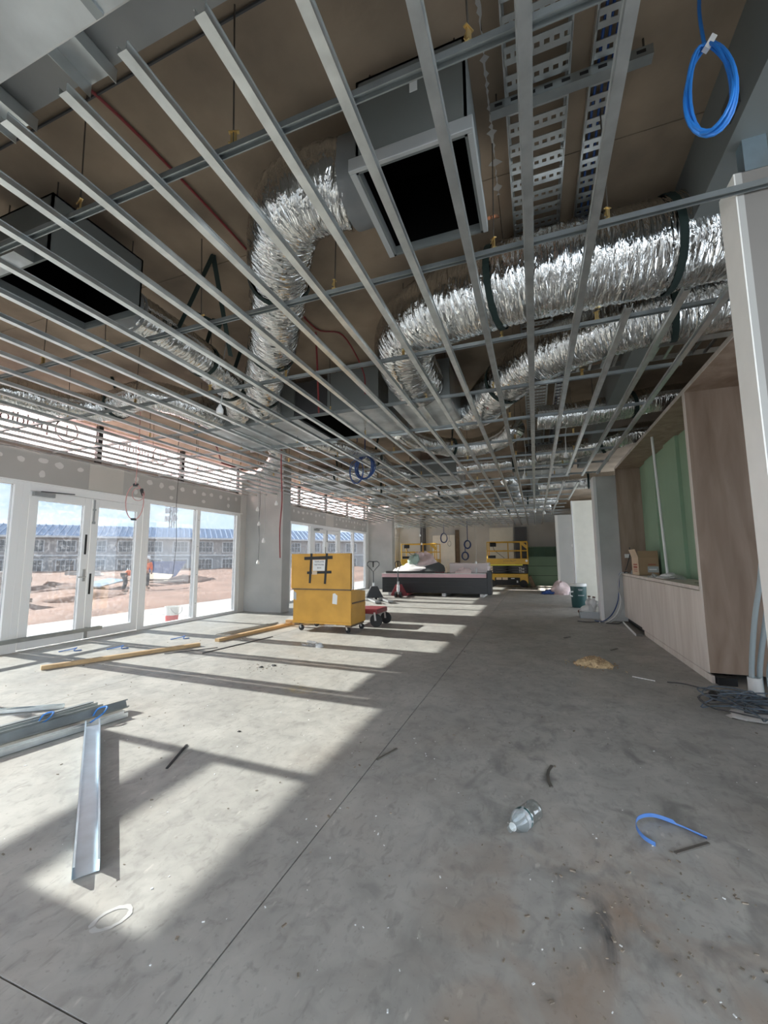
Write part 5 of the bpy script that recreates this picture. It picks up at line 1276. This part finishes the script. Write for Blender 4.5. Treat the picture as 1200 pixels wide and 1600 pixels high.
tree(-92, 85.5, 10.2, 2.7, 'dark tree crown behind the long block roof at the foot of the mast', 5)
# brick pallet
o = thing('block_pallet', (-18.4, 9.4, -.25), 'pallet of grey concrete blocks standing outside at the far left pane', 'pallet')
B().box(-19.2, -17.6, 8.9, 10.1, -.25, -.1).build('pallet_base', 'timber_dark', o)
bm = B().box(-.20, .20, -.10, .10, 0, .19).mesh('block', 'brick_grey')
for l in range(5):
    for i in range(4):
        for j in range(2 if False else 5):
            if 0 < i < 3 and 0 < j < 4: continue
            inst('block', bm, o, (-19.0+i*.41+(.05 if l % 2 else 0), 9.05+j*.21, -.1+l*.2), (0, 0, U(-.02, .02)))
# site clutter
o = thing('waste_skip', (-27, 24.5, -.4), 'dark blue waste skip standing on the red earth', 'skip')
A_ = Vector((-27.7, 23.6, 0)); D_ = Vector((.66, .75, 0)).normalized(); N_ = Vector((-.75, .66, 0)).normalized()
P_ = lambda s, t, z: tuple(A_ + D_*s + N_*t + Vector((0, 0, z)))
B().add([P_(0,0,-.3),P_(1.6,0,-.3),P_(1.6,1.6,-.3),P_(0,1.6,-.3),P_(-.5,-.1,1.15),P_(2.5,-.1,1.15),P_(2.5,1.7,1.15),P_(-.5,1.7,1.15)], [(0,3,2,1),(0,1,5,4),(1,2,6,5),(2,3,7,6),(3,0,4,7)]).build('skip_body', 'skip_blue', o)
B().bar(P_(-.5, -.1, 1.15), P_(2.5, -.1, 1.15), .12, .1).build('rim', 'skip_blue', o)
for s in (.2, .8, 1.4): B().bar(P_(s, -.04, -.25), P_(s, -.12, 1.0), .1, .06).build('rib', 'skip_blue', o)
for k in range(3):
    x, y = -22.0+U(-1, 1), 18.5+U(-1.2, 2.2); B().obox((x, y, .0+k*.05), (2.2, .25, .06), U(.3, 1.4), U(-.1, .1), U(-.12, .12)).build('waste_board', 'cardboard' if k % 2 else 'timber_dark', label=('dark board at the bottom of the timber scrap pile before the skip', 'brown board in the middle of the timber scrap pile', 'dark board on top of the timber scrap pile before the skip')[k], cat='board', group='scrap boards by the skip')
B().obox((-23.4, 20.6, .18), (1.5, 1.6, .04), .6, .25, .1).build('ply_sheet', 'cardboard_light', label='pale plywood sheet tilted on the timber scrap pile outside', cat='sheet')
B().obox((-22.3, 16.2, .08), (1.0, 3.4, .06), .55, .06, .1).build('roof_sheet', 'galv_blue', label='blue grey metal sheets lying on the earth left of the workers', cat='metal sheet')
B().obox((-46, 31, -.1), (3, 1.2, .5), .4).build('concrete_plinth', 'paving', label='low pale concrete plinth before the long block, through the left door', cat='plinth')
# bucket
o = thing('paint_bucket', (-7.55, 7.06, -.06), 'white and red plastic bucket standing outside on the path', 'bucket')
B().lathe([(.125, 0), (.132, .13)], (-7.55, 7.06, -.06), 'Z', 24).build('red_base', 'bucket_red', o, True)
B().lathe([(.132, .13), (.145, .29), (.152, .295), (.152, .315), (.14, .315), (.12, .02)], (-7.55, 7.06, -.06), 'Z', 24).build('tub', 'white_plastic', o, True)
B().tube([(-7.55+.15*math.sin(t)*.4+.12, 7.06+.15*math.cos(t), -.06+.29-.13*math.sin(t)) for t in [math.pi*k/12 for k in range(13)]], .006, 6).build('bail_handle', 'grey_metal', o, True)
# workers
def skin_mesh(name, nodes, edges, mat, parent, sub=1, root=0):
    me = bpy.data.meshes.new(name); off = ORG[parent.name]
    me.from_pydata([(p[0]-off[0], p[1]-off[1], p[2]-off[2]) for p, r in nodes], edges, []); ob = bpy.data.objects.new(name, me); C.objects.link(ob); ob.parent = parent
    md = ob.modifiers.new('skin', 'SKIN'); sv = me.skin_vertices[0].data
    for i, (p, r) in enumerate(nodes):
        rr = r if isinstance(r, tuple) else (r, r); sv[i].radius = rr
    sv[root].use_root = True
    s = ob.modifiers.new('sub', 'SUBSURF'); s.levels = s.render_levels = sub
    md.use_smooth_shade = True; me.materials.append(MATS[mat]); return ob
def worker(label, c, rz, bend):
    o = thing('person', c, label, 'person'); rot = Matrix.Rotation(rz, 3, 'Z'); T = lambda x, y, z: tuple(Vector(c)+rot @ Vector((x, y, z)))
    hip = (0, 0, .92); sh = (math.sin(bend)*.52, 0, .92+math.cos(bend)*.52); sx, sz = sh[0], sh[2]
    nk = (sx+.09*math.sin(bend*1.05), 0, sz+.09*math.cos(bend)); hd = (nk[0]+.13*math.sin(bend*.9), 0, nk[2]+.13*math.cos(bend*.9))
    if bend > .8: el, ha = (sx+.05, .05, sz-.27), (sx+.14, .02, sz-.52)
    else: el, ha = (sx+.02, .05, sz-.30), (sx+.10, .02, sz-.55)
    N = [(T(*hip), .13), (T(sx*.5, 0, (hip[2]+sz)/2), .125), (T(sx*.93, 0, .92+(sz-.92)*.93), .13), (T(*nk), .06), (T(*hd), .10)]
    E = [(0, 1), (1, 2), (2, 3), (3, 4)]
    for s in (-1, 1):
        i = len(N); N += [(T(sx*.95, s*.20, .92+(sz-.92)*.95), .075), (T(el[0], s*.25, el[2]), .055), (T(ha[0], s*.2, ha[2]), .042), (T(ha[0]+.04, s*.19, ha[2]-.09), .045)]; E += [(2, i), (i, i+1), (i+1, i+2), (i+2, i+3)]
        i = len(N); kb = .06*math.sin(bend)
        N += [(T(0, s*.11, .84), .10), (T(kb+.02, s*.13, .48), .075), (T(-.02, s*.13, .09), .05), (T(.12, s*.14, .045), .045)]; E += [(0, i), (i, i+1), (i+1, i+2), (i+2, i+3)]
    skin_mesh('body', N, E, 'skin', o, 2)
    V = [(T(hip[0]+.02, 0, hip[2]+.06), .155), (T(sx*.5, 0, (hip[2]+sz)/2), .155), (T(sx*.93, 0, .92+(sz-.92)*.93), .16)]; VE = [(0, 1), (1, 2)]
    for s in (-1, 1):
        i = len(V); V += [(T(sx*.95, s*.21, .92+(sz-.92)*.95), .092), (T(el[0], s*.25, el[2]), .068), (T((el[0]+ha[0])/2, s*.225, (el[2]+ha[2])/2), .06)]; VE += [(2, i), (i, i+1), (i+1, i+2)]
    vst = skin_mesh('hi_vis_shirt', V, VE, 'hi_vis', o, 2)
    TR = [(T(0, 0, .95), .15)]; TE = []
    for s in (-1, 1):
        i = len(TR); TR += [(T(0, s*.11, .82), .115), (T(.06*math.sin(bend)+.02, s*.13, .48), .088), (T(-.02, s*.13, .12), .07)]; TE += [(0, i), (i, i+1), (i+1, i+2)]
    skin_mesh('trousers', TR, TE, 'navy_cloth', o, 2)
    for s in (-1, 1): B().bar(T(-.08, s*.135, .045), T(.19, s*.145, .04), .10, .085).build('boot', 'timber_dark', o, bevel=.03)
    hv = Vector(T(*hd)); ax = (hv-Vector(T(*nk))).normalized(); q = ax.to_track_quat('Z', 'Y').to_matrix()
    B().lathe([(.155, .03), (.125, .04), (.12, .09), (.09, .135), (0, .15)], hv, 'Z', 18, q).build('hard_hat', 'white_plastic', o, True)
    fwd = (rot @ Vector((math.cos(bend*.9), 0, -math.sin(bend*.9))))
    for s in (-1, 1): B().lathe([(0, -.012), (.012, 0), (0, .012)], hv+fwd*.10+rot @ Vector((0, s*.035, 0))+ax*.01, 'Z', 8).build('eye', 'ink', o, True)
    B().lathe([(.02, -.02), (.012, .025)], hv+fwd*.105-ax*.015, 'Z', 8).build('nose', 'skin', o, True)
    mid = Vector(T(sx*.55, 0, .92+(sz-.92)*.55)); ax2 = (Vector(T(sx, 0, sz))-Vector(T(0, 0, .92))).normalized(); q2 = ax2.to_track_quat('Z', 'Y').to_matrix()
    for h in (-.07, .09): B().lathe([(.183, h-.025), (.186, h+.025)], mid, 'Z', 20, q2).build('reflective_band', 'hi_vis_stripe', vst, True)
worker('bent over worker in orange hi-vis shirt, outside behind the right door leaf', (-18.95, 14.75, -.26), R(44), R(95))
worker('upright worker in orange hi-vis shirt, outside by the door mullion', (-20.4, 17.15, -.28), R(-10), R(12))
